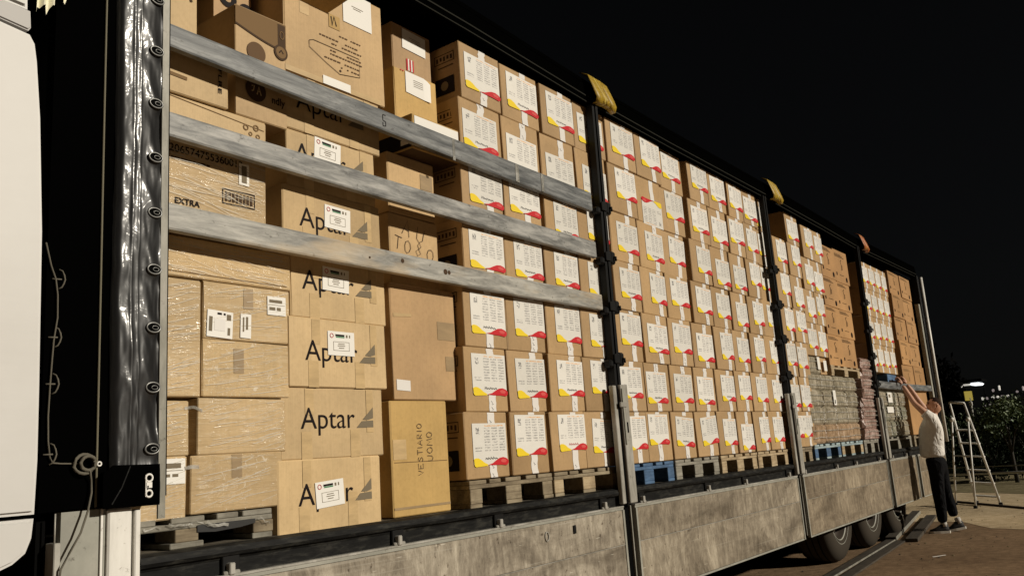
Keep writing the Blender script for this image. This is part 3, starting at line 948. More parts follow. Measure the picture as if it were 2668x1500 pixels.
# wheels
for cx in (8.50, 9.83, 11.16):
    mb = MB()
    c = (cx, 0.19, GZ + 0.535)
    mb.lathe([(0.0, 0.10), (0.12, 0.09), (0.13, 0.015), (0.16, 0.01), (0.17, 0.10), (0.25, 0.12), (0.272, 0.06)], c, M['hub'], 36)
    mb.lathe([(0.272, 0.06), (0.288, 0.012)], c, M['hub'], 36)
    mb.lathe([(0.288, 0.012), (0.293, 0.002), (0.299, 0.004), (0.302, 0.02)], c, M['alu_grey'], 36)
    wh = tpart(mb, 'wheel')
    m2 = MB()
    m2.lathe([(0.297, 0.018), (0.33, -0.006), (0.40, -0.016), (0.46, -0.010), (0.505, 0.018), (0.525, 0.05), (0.532, 0.09), (0.535, 0.19), (0.532, 0.30), (0.50, 0.37), (0.40, 0.385), (0.29, 0.36)], c, M['rubber'], 48)
    for gy in (0.10, 0.17, 0.24):
        m2.lathe([(0.5362, gy), (0.5362, gy + .012)], c, M['far_black'], 48)
    m2.lathe([(0.335, -0.0095), (0.338, -0.0115), (0.341, -0.0105)], c, M['alu_grey'], 48)
    m2.build('tyre', wh)
    m2 = MB()
    for i in range(10):
        a = 2 * math.pi * i / 10
        x, z = c[0] + .205 * math.cos(a), c[2] + .205 * math.sin(a)
        m2.tube([(x, 0.31, z), (x, 0.27, z)], 0.016, M['steel'], 6)
    m2.build('wheel_nut_ring', wh)
for cx in (8.50, 9.83, 11.16):
    mb = MB(); mb.tube([(cx, 0.5, GZ + .535), (cx, 2.2, GZ + .535)], .07, M['far_black'], 8)
    tpart(mb, 'axle_beam')
for cx in (8.50, 9.83, 11.16):
    mb = MB()
    c = (cx, 1.9, GZ + 0.535)
    mb.lathe([(0.0, 0.38), (0.30, 0.37), (0.40, 0.385), (0.5, 0.37), (0.535, 0.3), (0.535, 0.08), (0.5, 0.0), (0.3, 0.02), (0, 0.02)], c, M['rubber'], 28)
    tpart(mb, 'far_tyre')

# ------------------------------------------------------------------ removable side slats
def slat(x0, x1, z0a, z1a, z0b, z1b, mt, label, y0=-0.010, y1=0.014, bits=()):
    n = 14
    cx, cz = (x0 + x1) / 2, z0a
    mb = MB(); vs, fs = [], []
    for i in range(n + 1):
        t = i / n; x = x0 + (x1 - x0) * t
        sag = -0.010 * math.sin(math.pi * t)
        za, zc = z0a + (z0b - z0a) * t + sag, z1a + (z1b - z1a) * t + sag
        dy = 0.006 * math.sin(math.pi * t)
        vs += [(x - cx, y0 - dy, za - cz + .004), (x - cx, y0 - dy - .003, za - cz + .012), (x - cx, y0 - dy - .003, zc - cz - .012), (x - cx, y0 - dy, zc - cz - .003), (x - cx, y1 - dy, zc - cz), (x - cx, y1 - dy, za - cz)]
    for i in range(n):
        a = 6 * i
        for j in range(6):
            fs.append((a + j, a + (j + 1) % 6, a + 6 + (j + 1) % 6, a + 6 + j))
    fs.append(tuple(range(6))); fs.append(tuple(6 * n + j for j in range(5, -1, -1)))
    mb.add(vs, fs, mt)
    o = mb.build('side_slat', None, (cx, 0, cz))
    fix_normals(o)
    tag(o, label, 'slat', 'removable side slats of the trailer')
    for b in bits:
        m2 = MB()
        if b[0] == 'hole':
            m2.lathe([(0, 0), (b[3], 0.0005)], (b[1] - cx, y0 - .0105, b[2] - cz), M['ink_brown'], 12)
            m2.build('slat_hole', o)
        elif b[0] == 'mark':
            mm = M['ink']
            for (p, q) in (((0, .03), (.022, .03)), ((0, .03), (0, .0)), ((0, .0), (.02, -.006)), ((.02, -.006), (.02, -.03)), ((.02, -.03), (0, -.032)), ((0, -.032), (.0, -.012))):
                m2.stroke([(b[1] - cx + p[0], b[2] - cz + p[1]), (b[1] - cx + q[0], b[2] - cz + q[1])], y0 - .0108, .0035, mm)
            m2.build('painted_mark', o)
        elif b[0] == 'patch':
            m2.box(b[1] - cx, b[1] - cx + b[3], y0 - .0105, y0 - .0085, b[2] - cz, b[2] - cz + b[4], M['film'])
            m2.build('tape_patch', o)
    return o
slat(0.018, 3.29, 3.265, 3.372, 3.185, 3.325, M['slat_grey'], 'topmost of the three long grey slats across the front bay, bluish grey', bits=(('mark', 1.23, 3.285), ('patch', 2.38, 3.205, .035, .115), ('patch', 2.66, 3.20, .028, .12), ('patch', 1.78, 3.20, .022, .13)))
slat(0.018, 3.29, 2.875, 2.985, 2.845, 2.965, M['slat_mid'], 'middle of the three long grey slats across the front bay')
slat(0.018, 3.31, 2.487, 2.602, 2.475, 2.588, M['slat_pale'], 'lowest of the three long slats across the front bay, paler and stained tan', bits=(('hole', 1.33, 2.545, .012), ('hole', 1.66, 2.53, .016), ('hole', 1.69, 2.53, .012), ('hole', 1.10, 2.53, .006)))
slat(10.30, 13.60, 2.085, 2.185, 2.10, 2.195, M['slat_grey'], 'short looking grey slat across the rear bay that the man holds')

# ------------------------------------------------------------------ cartons
def carton_mesh(w, d, h, mt, c=0.005, bulge=0.0):
    mb = MB()
    mb.cbox(-w / 2, w / 2, 0, d, 0, h, mt, c)
    me = mb.mesh('carton')
    if bulge:
        for v in me.vertices:
            if v.co.y < 0.02: v.co.y += rnd.uniform(0, bulge * .45)
            v.co.x += rnd.uniform(-bulge, bulge); v.co.z += rnd.uniform(-bulge, bulge) * (v.co.z > h / 2)
    return me

def carton(x0, x1, z0, z1, y, mt, label, depth=0.5, name='carton', cat='carton', group=None, rz=0.0, bulge=0.0):
    me = carton_mesh(x1 - x0, depth, z1 - z0, mt, 0.005, max(bulge, .0028))
    o = link(name, me, None, ((x0 + x1) / 2, y, z0))
    o.rotation_euler = (0, 0, rz)
    return tag(o, label, cat, group)

YS = 0.035                                            # front plane of the big stacks
def SX(x): return -1.787 + (x + 1.787) * (3.008 + YS) / 3.108
def SZ(z): return 1.5195 + (z - 1.5195) * (3.008 + YS) / 3.108
LW, LH = 0.31, 0.225                                  # printed label size

def label_meshes():
    # body (with UV), yellow corner, red swoosh; origin at the label's top left corner
    me = bpy.data.meshes.new('paper_label')
    o_ = [(0, 0), (LW, 0), (LW, -LH * .93), (LW * .93, -LH * .99), (LW * .45, -LH * .985), (LW * .36, -LH), (LW * .05, -LH), (0, -LH * .96)]
    me.from_pydata([(x, 0, z) for x, z in o_], [], [tuple(range(len(o_)))[::-1]])
    uv = me.uv_layers.new(name='UVMap')
    for lp in me.loops:
        p = me.vertices[lp.vertex_index].co
        uv.data[lp.index].uv = (p.x / LW, 1 + p.z / LH)
    me.materials.append(M['label'])
    y = MB()
    pts = [(0, -LH * .835), (LW * .05, -LH * .81), (LW * .13, -LH * .815), (LW * .21, -LH * .855), (LW * .29, -LH * .92), (LW * .40, -LH * .972), (LW * .38, -LH * 1.005), (LW * .05, -LH * 1.02), (LW * .01, -LH * .99)]
    y.poly(pts[::-1], -.002, M['yellow'])
    r = MB()
    pts = [(LW * .40, -LH * .985), (LW * .54, -LH * .95), (LW * .65, -LH * .885), (LW * .75, -LH * .835), (LW * .86, -LH * .82), (LW * .96, -LH * .85), (LW * 1.02, -LH * .91), (LW * 1.015, -LH * .97), (LW * .96, -LH * 1.02), (LW * .80, -LH * 1.0), (LW * .60, -LH * 1.0)]
    r.poly(pts[::-1], -.002, M['red'])
    pts = [(LW * .77, -LH * .90), (LW * .84, -LH * .86), (LW * .92, -LH * .875), (LW * .96, -LH * .915), (LW * .91, -LH * .955), (LW * .81, -LH * .945)]
    r.poly(pts[::-1], -.003, M['red_light'])
    return me, y.mesh('yellow_corner'), r.mesh('red_swoosh')
ME_LAB, ME_YEL, ME_RED = label_meshes()
ME_SCR = []
for k in range(4):
    mb = MB()
    x = 0.0
    for q in range(5):
        h = rnd.uniform(.009, .016)
        mb.stroke([(x, 0), (x + .004, h), (x + .010, h * .3), (x + .014, h * rnd.uniform(.5, 1)), (x + .018, 0)], 0, .0032, M['pen_red'] if k == 3 else M['pen_black'])
        x += .023
    ME_SCR.append(mb.mesh('handwriting'))
ME_TIK = MB().stroke([(0, 0), (.012, -.012), (.03, .03)], 0, .006, M['pen_black']).mesh('pen_tick')

ROWZ = [1.412, 1.785, 2.157, 2.545, 2.922, 3.312, 3.702, 4.078]
COLS = {1: (1.885, 2.285, 2.03, 2.44), 2: (2.295, 2.68, 2.455, 2.875), 3: (2.715, 3.115, 2.895, 3.31), 4: (3.125, 3.53, 3.325, 3.76),
        5: (3.61, 3.98, 3.78, 4.225), 6: (3.985, 4.38, 4.24, 4.675), 7: (4.405, 4.81, 4.69, 5.14), 8: (4.82, 5.225, 5.23, 5.64),
        9: (5.265, 5.67, 5.66, 6.05), 10: (5.68, 6.05, 6.11, 6.49), 11: (6.09, 6.47, 6.50, 6.86), 12: (6.475, 6.85, 6.87, 7.22),
        13: (7.10, 7.44, 7.27, 7.70), 14: (7.45, 7.84, 7.76, 8.16), 15: (7.66, 8.07, 8.28, 8.68), 16: (8.08, 8.42, 8.69, 9.03)}
MEAS = {(1,7):(2.08,4.02),(1,6):(2.03,3.63),(1,5):(2.06,3.29),(1,4):(2.02,2.86),(1,3):(2.00,2.48),(1,2):(1.98,2.12),(1,1):(1.95,1.72),
 (2,7):(2.52,4.04),(2,6):(2.47,3.59),(2,5):(2.46,3.31),(2,4):(2.47,2.87),(2,3):(2.43,2.49),(2,2):(2.40,2.11),(2,1):(2.34,1.77),
 (3,7):(2.97,4.04),(3,6):(2.92,3.57),(3,5):(2.95,3.22),(3,4):(2.92,2.86),(3,3):(2.88,2.49),(3,2):(2.84,2.12),(3,1):(2.80,1.77),
 (4,7):(3.38,4.00),(4,6):(3.38,3.59),(4,5):(3.39,3.26),(4,4):(3.34,2.85),(4,3):(3.30,2.47),(4,2):(3.26,2.14),(4,1):(3.23,1.74),
 (5,7):(3.86,4.05),(5,6):(3.86,3.68),(5,5):(3.82,3.24),(5,4):(3.79,2.87),(5,3):(3.74,2.52),(5,2):(3.64,2.11),(5,1):(3.65,1.75),
 (6,7):(4.33,4.06),(6,6):(4.28,3.53),(6,5):(4.27,3.24),(6,4):(4.27,2.89),(6,3):(4.14,2.47),(6,2):(4.05,2.09),(6,1):(4.02,1.78),
 (7,7):(4.75,4.04),(7,6):(4.74,3.69),(7,5):(4.74,3.28),(7,4):(4.63,2.89),(7,3):(4.58,2.51),(7,2):(4.52,2.09),(7,1):(4.48,1.75),
 (8,7):(5.30,4.06),(8,6):(5.21,3.64),(8,5):(5.22,3.26),(8,4):(5.11,2.88),(8,3):(5.03,2.46),(8,2):(4.94,2.08),(8,1):(4.91,1.73),
 (9,7):(5.72,4.04),(9,6):(5.65,3.62),(9,5):(5.62,3.20),(9,4):(5.56,2.87),(9,3):(5.53,2.50),(9,2):(5.44,2.11),(9,1):(5.38,1.72),
 (10,7):(6.16,4.04),(10,6):(6.07,3.67),(10,5):(6.04,3.20),(10,4):(6.00,2.83),(10,3):(5.91,2.48),(10,2):(5.84,2.12),(10,1):(5.76,1.67),
 (11,7):(6.53,4.00),(11,6):(6.50,3.65),(11,5):(6.46,3.28),(11,4):(6.42,2.88),(11,3):(6.34,2.51),(11,2):(6.27,2.12),(11,1):(6.23,1.73),
 (12,7):(6.90,3.98),(12,6):(6.88,3.66),(12,5):(6.84,3.29),(12,4):(6.80,2.88),(12,3):(6.75,2.50),(12,2):(6.68,2.10),(12,1):(6.58,1.73),
 (13,6):(7.35,3.67),(13,5):(7.36,3.29),(13,4):(7.34,2.90),(13,3):(7.23,2.51),(13,2):(7.18,2.07),(13,1):(7.13,1.74),
 (14,7):(7.81,3.99),(14,6):(7.83,3.68),(14,5):(7.76,3.19),(14,4):(7.69,2.90),(14,3):(7.56,2.49),(14,2):(7.48,2.07),(14,1):(7.46,1.74)}
ROWNAME = ['bottom', 'second lowest', 'third lowest', 'middle', 'third highest', 'second highest', 'top']
STACK = {1: 'fourth stack left of the front post', 2: 'third stack left of the front post', 3: 'second stack left of the front post', 4: 'stack directly behind the front post',
         5: 'first stack right of the front post', 6: 'second stack right of the front post', 7: 'third stack right of the front post', 8: 'fourth stack right of the front post',
         9: 'fourth stack left of the middle post', 10: 'third stack left of the middle post', 11: 'second stack left of the middle post', 12: 'stack directly behind the middle post',
         13: 'first stack right of the middle post', 14: 'second stack right of the middle post', 15: 'third stack right of the middle post', 16: 'fourth stack right of the middle post'}

def labelled(x0, x1, z0, z1, y, lx, lz, label, lw=None, flip=False, rot=0.0, scr=None, tape=True, group='cartons with white printed labels', depth=0.38, mat='kraft_label', tick=False):
    x0, x1, z0, z1, lx, lz = SX(x0), SX(x1), SZ(z0), SZ(z1), SX(lx), SZ(lz)
    y += YS - .10
    lw = (lw or LW) * .979
    o = carton(x0, x1, z0, z1, y, M[mat], label, depth, 'labelled_carton', 'carton', group, rnd.uniform(-.018, .018))
    cx = (x0 + x1) / 2
    sc = lw / LW
    lb = link('paper_label', ME_LAB, o, (lx - cx, -0.0022, lz - z0))
    lb.rotation_euler = (0, rot + (math.pi if flip else 0), 0)
    if flip: lb.location = (lx - cx + lw, -0.0022, lz - z0 - LH)
    szl = rnd.uniform(.97, 1.06)
    lb.scale = (sc, 1, szl)
    link('yellow_corner', ME_YEL, lb)
    link('red_swoosh', ME_RED, lb)
    if scr is not None:
        s_ = link('handwriting', ME_SCR[scr], lb, (LW * .34, -.0015, -LH * .86))
    if tick:
        link('handwriting', ME_TIK, lb, (LW * .3, -.0015, -LH * .4))
    if tape:
        tx = lx - cx + lw * rnd.uniform(.40, .50)
        w = .064
        def strip(za, zb):
            if za - zb < .012: return
            mb = MB()
            n = 4; vs = []
            for i in range(n + 1):
                z = za + (zb - za) * i / n
                dx = rnd.uniform(-.006, .006)
                vs += [(tx + dx, -.0013, z), (tx + dx + w, -.0013, z)]
            mb.add(vs, [(2 * i, 2 * i + 2, 2 * i + 3, 2 * i + 1) for i in range(n)], M['paper_tape'])
            t_ = mb.build('tape_strip', o)
            for i in range(3):                       # scrawled marks on the tape
                zz = za + (zb - za) * (i + .5) / 3
                if rnd.random() < .35 and za - zb > .05:
                    q = rnd.uniform(.006, .011)
                    MB().stroke([(tx + .02, zz + q), (tx + .030, zz), (tx + .026, zz - q), (tx + .040, zz - q * .6)], -.0019, .003, M['pen_black']).build('pen_mark', t_)
        ltop, lbot = lz - z0, lz - z0 - LH * szl
        strip(z1 - z0 - .003, ltop)
        strip(lbot + .004, .002)
    return o

for c in range(1, 17):
    bl, br, tl, tr = COLS[c]
    for r_ in range(1, 8):
        if c == 13 and r_ == 7: continue
        if c >= 15: continue
        t = (r_ - 1) / 6
        x0, x1 = bl + (tl - bl) * t, br + (tr - br) * t
        g = rnd.uniform(.001, .004)
        x0 += g; x1 -= rnd.uniform(.001, .005)
        z0, z1 = ROWZ[r_ - 1] + .001, ROWZ[r_] - .001
        lx, lz = MEAS.get((c, r_), (x0 + .05, z1 - .045))
        lz = min(lz, z1 - .018)
        lw = 0.315 + 0.03 * t
        lx = max(lx, x0 + .008)
        if lx + lw > x1 + .002: lw = max(.27, x1 + .002 - lx)
        y = 0.10 + rnd.uniform(-.006, .006) + (0.02 if (c in (7, 12) and r_ > 4) else 0)
        flip = (c, r_) == (6, 6)
        rot = {(7, 1): .07, (8, 1): -.07, (1, 3): .01, (7, 5): .05, (4, 1): .05}.get((c, r_), rnd.uniform(-.02, .02))
        scr = {(1, 1): 0, (1, 2): 1, (2, 2): 2, (1, 3): 0, (3, 1): 3, (1, 6): 1, (2, 1): None, (6, 2): 0, (3, 4): 2}.get((c, r_), rnd.choice([None, None, None, None, None, None, 0, 1, 2]))
        lab = 'white labelled carton, %s in the %s' % (ROWNAME[r_ - 1], STACK[c])
        if flip: lab = 'kraft carton whose white label is upside down, second highest right of the front post'
        o = labelled(x0, x1, z0, z1, y, lx, lz, lab, lw, flip, rot, scr, tick=(c, r_) == (4, 7))
        if c == 1:                                   # prints on the visible left faces
            w, h = o.dimensions.x, z1 - z0
            w = SX(x1) - SX(x0)
            m2 = MB()
            X = -w / 2 - .0015
            def lq(ya, yb, za, zb, mt): m2.add([(X, ya, za), (X, ya, zb), (X, yb, zb), (X, yb, za)], [(0, 1, 2, 3)], mt)
            if r_ in (1, 4, 7):
                lq(.05, .20, .05, .16, M['ink'])
                m2.add([(X - .001, .125 + .03 * math.cos(a * .524), .105 + .03 * math.sin(a * .524)) for a in range(12)], [tuple(range(12))], M['ink_grey'])
            for (a, b, c_, d_) in ((.04, .20, .31, .315), (.04, .20, .255, .26), (.04, .045, .255, .31), (.195, .20, .255, .31)):
                lq(a, b, c_, d_, M['ink_brown'])
            for q in range(5):
                lq(.055 + q * .028, .07 + q * .028, .268 + .006 * (q % 2), .298, M['ink_brown'])
            lq(.05, .17, .225, .232, M['ink_brown'])
            m2.build('side_print', o)
# third and fourth stack right of the middle post (four rows above the grey packs)
zz = [2.42, 2.805, 3.20, 3.60, 4.0]
pos = {(15, 0): (8.03, 2.73), (15, 1): (8.21, 3.12), (15, 2): (8.25, 3.52), (15, 3): (8.41, 3.975), (16, 0): (8.41, 2.72), (16, 1): (8.56, 3.15), (16, 2): (8.56, 3.47), (16, 3): (8.73, 3.94)}
nm = ['lowest', 'second lowest', 'second highest', 'top']
for c in (15, 16):
    bl, br, tl, tr = COLS[c]
    for k in range(4):
        t = (zz[k] - 1.412) / 2.3
        x0, x1 = bl + (tl - bl) * t + .004, br + (tr - br) * t - .004
        lx, lz = pos[(c, k)]
        lx = min(max(lx, x0 + .01), x1 - .28)
        labelled(x0, x1, zz[k] + .001, zz[k + 1] - .001, .10 + (.0 if k < 3 else -.01), lx, min(lz, zz[k + 1] - .02),
                 'white labelled carton, %s in the %s' % (nm[k], STACK[c]), min(.31, x1 - lx))
# beyond the rear post: four narrow stacks of labelled cartons
zz = [2.33, 2.73, 3.13, 3.53, 3.92]
for c in range(4):
    for k in range(4):
        x0 = 10.66 + .345 * c + .05 * k; x1 = x0 + .34
        labelled(x0, x1, zz[k] + .001, zz[k + 1] - .001, .11, x0 + .03, zz[k + 1] - .06 - rnd.uniform(0, .03),
                 'small labelled carton, %s in the %s stack right of the rear post' % (nm[k], ('first', 'second', 'third', 'fourth')[c]), .28, depth=.34)

# printed brown cartons left of the rear post
PZ = [2.335, 2.715, 3.085, 3.46, 3.88]
def small_print(o, w, h, mt):
    m2 = MB()
    for q in range(3):
        m2.quad((-w * .40, -.002, h * (.90 - q * .035)), (w * (.05 + .1 * q), -.002, h * (.90 - q * .035)), (w * (.05 + .1 * q), -.002, h * (.915 - q * .035)), (-w * .40, -.002, h * (.915 - q * .035)), mt)
    m2.lathe([(0, 0), (.035, .0003)], (w * .27, -.0022, h * .16), M['ink'], 12)
    m2.stroke([(-.01, h * .42), (.005, h * .60), (-.02, h * .70), (.02, h * .76)], -.002, .014, mt)
    m2.stroke([(.03, h * .44), (.035, h * .60)], -.002, .010, mt)
    m2.quad((-w * .42, -.002, h * .22), (-w * .36, -.002, h * .22), (-w * .36, -.002, h * .32), (-w * .42, -.002, h * .32), M['ink'])
    m2.quad((-w * .2, -.002, h * .25), (w * .1, -.002, h * .25), (w * .1, -.002, h * .265), (-w * .2, -.002, h * .265), mt)
    m2.build('printed_marks', o)
for c in range(2):
    for k in range(4):
        sh = .07 * k
        x0 = 8.72 + sh + .60 * c; x1 = x0 + .585
        o = carton(SX(x0), SX(x1), SZ(PZ[k] + .001), SZ(PZ[k + 1] - .001 + (.03 if c == 1 and k == 3 else 0)), YS + .01 * c, M['kraft_rear'],
                   'orange brown printed carton, %s in the %s column left of the rear post' % (nm[k], ('left', 'right')[c]), .5, 'printed_carton', 'carton', 'orange brown printed cartons', rnd.uniform(-.01, .01))
        small_print(o, .585, PZ[k + 1] - PZ[k], M['ink_brown'])
# cartons at the very rear
RZ = [1.43, 2.09, 2.50, 2.88, 3.25, 3.62, 3.99]
rn = ['tall bottom', 'second lowest', 'third lowest', 'third highest', 'second highest', 'top']
for c in range(2):
    for k in range(6):
        x0 = 12.36 + .70 * c + .0 * k; x1 = x0 + .68
        o = carton(SX(x0), SX(x1), SZ(RZ[k] + .001), SZ(RZ[k + 1] - .001), YS + .012 * ((k + c) % 2), M['kraft_rear'],
                   'plain orange brown carton, %s in the %s column at the rear end' % (rn[k], ('left', 'right')[c]), .6, 'rear_carton', 'carton', 'orange brown cartons at the rear end', rnd.uniform(-.012, .012))
        if k: small_print(o, .68, .37, M['ink_faint'])
o = carton(11.05, 11.55, 2.168, 2.30, .035, M['wood_blue'], 'dark blue crate on the packs above the slat the man holds', .4, 'blue_crate', 'crate')
MB().box(-.2, .2, -.004, -.001, .02, .05, M['ink']).build('crate_slot', o)

# ------------------------------------------------------------------ mixed cartons of the front bay
def film_strip(pts, w, y, o, name='film_strip'):
    MB().stroke(pts, y, w, M['film']).build(name, o)
Y0 = .10
def tape_v(o, x, z0, z1, w=.055, mt=None, y=-.0012, name='packing_tape'):
    MB().quad((x - w / 2, y, z0), (x + w / 2, y, z0), (x + w / 2, y, z1), (x - w / 2, y, z1), mt or M['tape_brown']).build(name, o)
def tape_mat(name, col, rough):
    mt, nt, b = new_mat(name)
    v = mapping(nt, (5, 5, 18))
    n = noise(nt, v, 1.0, 5, 0.7)
    rp = ramp(nt, [(.35, tuple(c * .85 for c in col)), (.65, tuple(c * 1.12 for c in col))])
    nt.links.new(n.outputs['Fac'], rp.inputs[0]); nt.links.new(rp.outputs[0], b.inputs['Base Color'])
    b.inputs['Roughness'].default_value = rough
    b.inputs['Coat Weight'].default_value = .4
    b.inputs['Coat Roughness'].default_value = .15
    nt.links.new(bump(nt, n.outputs['Fac'], .6, .01), b.inputs['Coat Normal'])
    return mt
M['tape_brown'] = tape_mat('brown_packing_tape', (.33, .23, .12), .45)
M['tape_clear'] = tape_mat('clear_packing_tape', (.56, .40, .205), .3)
M['gap'] = M['tape_brown']
GW = 'film wrapped cartons on the front pallet'
def wc(x0, x1, z0, z1, label, y=Y0, d=.5, rz=0):
    o = carton(x0, x1, z0, z1, y, M['kraft_film'], label, d, 'wrapped_carton', 'carton', GW, rz, .002)
    mb = MB()
    w, h = x1 - x0, z1 - z0
    for k in range(int(16 + 60 * w * h / .1 * .5)):
        L = rnd.uniform(.05, .28); ang = rnd.gauss(.22 if z0 < 2.1 else -.12, .10)
        xx = rnd.uniform(max(-w / 2, .02 - (x0 + x1) / 2), w / 2 - .02); zz_ = rnd.uniform(.01, h - .01)
        pts = []
        for q in range(5):
            px_, pz_ = xx + L * q / 4 * math.cos(ang), zz_ + L * q / 4 * math.sin(ang) + rnd.uniform(-.0015, .0015)
            if px_ > w / 2 - .006 or pz_ > h - .006 or pz_ < .006: break
            pts.append((px_, pz_))
        if len(pts) > 2: mb.stroke(pts, -.0042, rnd.choice([.0010, .0014, .0018, .003]), M['wrinkle_glint'])
    w_ = mb.build('film_wrinkle_glints', o); w_['kind'] = 'stuff'
    return o
def sticker(o, x0, x1, z0, z1, lines, y=-.004, tilt=0.0, name='white_sticker', bars=False):
    cx = o.location.x; z_ = o.location.z
    s = link(name, MB().quad((0, 0, 0), (x1 - x0, 0, 0), (x1 - x0, 0, z1 - z0), (0, 0, z1 - z0), M['paper']).mesh(name), o, (x0 - cx, y, z0 - z_))
    s.rotation_euler = (0, tilt, 0)
    m2 = MB(); w, h = x1 - x0, z1 - z0
    for (a, b, c_, d_, mt) in lines:
        m2.quad((a * w, -.001, c_ * h), (b * w, -.001, c_ * h), (b * w, -.001, d_ * h), (a * w, -.001, d_ * h), M[mt])
    if m2.v: m2.build('sticker_print', s)
    return s
o = wc(-.22, .182, 1.375, 1.612, 'film wrapped carton with white barcode sticker, bottom left on the front pallet')
sticker(o, .078, .174, 1.508, 1.605, [(.12, .8, .62, .82, 'ink_grey'), (.12, .32, .28, .40, 'ink_grey'), (.42, .68, .28, .40, 'ink_grey'), (.1, .9, .52, .54, 'ink_grey')])
o = wc(.198, .648, 1.385, 1.612, 'wide film wrapped carton, bottom right on the front pallet', rz=.01)
tape_v(o, -.01, .13, .226, .05)
o = wc(-.22, .192, 1.614, 1.832, 'film wrapped carton second from the bottom at the left of the front pallet')
sticker(o, .03, .068, 1.70, 1.77, [(.2, .7, .2, .8, 'ink_grey')])
tape_v(o, .09, .13, .19, .03)
o = wc(.228, .668, 1.614, 1.842, 'film wrapped carton second from the bottom at the right of the front pallet', rz=.006)
o = wc(-.22, .246, 1.846, 2.325, 'tall film wrapped carton at the left edge of the front pallet')
o = wc(.250, .692, 1.848, 2.086, 'film wrapped carton with brown tape end below the one with two stickers')
tape_v(o, -.045, .10, .205, .05)
o = wc(.254, .700, 2.089, 2.332, 'film wrapped carton bearing two white shipping stickers and a corner label')
sticker(o, .268, .392, 2.098, 2.212, [(.07, .2, .2, .75, 'ink_grey'), (.38, .55, .85, .93, 'ink'), (.62, .7, .85, .93, 'ink'), (.75, .92, .68, .9, 'ink_grey'), (.28, .7, .25, .7, 'paper_tape'), (.8, .9, .12, .4, 'ink_grey')], tilt=.05)
sticker(o, .432, .486, 2.102, 2.208, [(.2, .34, .25, .85, 'ink_grey'), (.5, .7, .35, .88, 'ink_grey')], tilt=.03, name='narrow_sticker')
sticker(o, .575, .675, 2.215, 2.30, [(.1, .8, .66, .82, 'ink_grey'), (.1, .42, .25, .42, 'ink_grey'), (.5, .72, .25, .42, 'ink_grey'), (.05, .95, .53, .55, 'ink_grey')], tilt=.0, name='address_sticker')
tape_v(o, .0, .14, .23, .05)
o = wc(-.22, .708, 2.336, 2.508, 'widest film wrapped carton, top layer of the front pallet under the lowest slat', rz=-.004)
MB().quad((-.40, -.002, .02), (.44, -.002, .015), (.44, -.002, .018), (-.40, -.002, .024), M['ink_faint']).build('flap_seam', o)
o = wc(-.20, .572, 2.511, 2.912, 'film wrapped carton with number line and EXTRA print between the lower two slats', y=.09)
link('number_print', text_mesh('number_print', '206574755360013', M['ink'], .355, None, .012), o, (-.098, -.003, .350))
x_ = -.09
for k in range(7):
    w_ = (.012, .026, .03, .018, .034, .022, .016)[k]
    MB().quad((x_, -.003, .319), (x_ + w_, -.003, .319), (x_ + w_, -.003, .328), (x_, -.003, .328), M['ink_brown']).build('small_print', o)
    x_ += w_ + .004
link('extra_print', text_mesh('extra_print', 'EXTRA', M['ink'], .115, .026, .02), o, (-.07, -.003, .128))
sticker(o, .425, .478, 2.785, 2.885, [(.25, .75, .1, .9, 'ink_grey')], name='barcode_sticker')
m2 = MB()
for (a, b, c_, d_) in ((.155, .322, .172, .176), (.155, .322, .236, .240), (.155, .159, .172, .24), (.318, .322, .172, .24)):
    m2.quad((a, -.003, c_), (b, -.003, c_), (b, -.003, d_), (a, -.003, d_), M['ink'])
for q in range(8):
    m2.quad((.168 + .0185 * q, -.003, .185), (.180 + .0185 * q, -.003, .185), (.180 + .0185 * q, -.003, .228), (.168 + .0185 * q, -.003, .228), M['ink_brown'])
m2.build('framed_print', o)
MB().poly([(.18, .085), (.30, .07), (.385, .06), (.36, .10), (.25, .112)], -.003, M['yellow']).build('yellow_print', o)
# front bay, upper left
o = carton(-.20, .585, 2.915, 3.118, .10, M['kraft_light'], 'long kraft carton with small icons just above the middle slat at the left', .4, rz=.004)
m2 = MB()
for (x, z, s_) in ((.28, .155, .02), (.335, .165, .022), (.305, .13, .014), (.345, .125, .016)):
    m2.lathe([(s_ * .45, 0), (s_ * .75, .0002)], (x, -.003, z), M['ink_faint'], 8)
m2.quad((-.1, -.0025, .195), (.38, -.0025, .16), (.38, -.0025, .163), (-.1, -.0025, .198), M['ink_faint'])
m2.build('icon_print', o)
o = carton(-.20, .372, 3.122, 3.345, .085, M['kraft_light'], 'kraft carton with vertical lettering at the left between the upper two slats', .4)
tm = rot_text(text_mesh('vertical_print', 'FLRE', M['ink'], .115, .018, .015), -math.pi / 2)
link('vertical_print', tm, o, (.232, -.003, .175))
m2 = MB(); m2.quad((-.02, -.0025, .075), (.08, -.0025, .07), (.08, -.0025, .085), (-.02, -.0025, .09), M['ink_faint']); m2.build('stamp_print', o)
o = carton(-.20, .232, 3.348, 3.80, .11, M['kraft_light'], 'kraft carton with brown print at the top left beside the curtain', .3)
m2 = MB(); m2.stroke([(.135, .30), (.15, .24), (.165, .31)], -.003, .014, M['ink_brown']); m2.stroke([(.17, .29), (.185, .235)], -.003, .012, M['ink_brown']); m2.build('brown_print', o)
o = carton(.418, .708, 3.122, 3.668, .10, M['kraft_plain'], 'tall appliance carton with curved brown band and round emblems at upper left', .42, 'appliance_carton')
w, h = .29, .546
m2 = MB()
n = 12
up = [(-.143 + .286 * i / n, .538) for i in range(n + 1)]
lo = [(-.143 + .286 * i / n, .435 - .05 * math.sin(.5 * math.pi * i / n) + .012) for i in range(n + 1)]
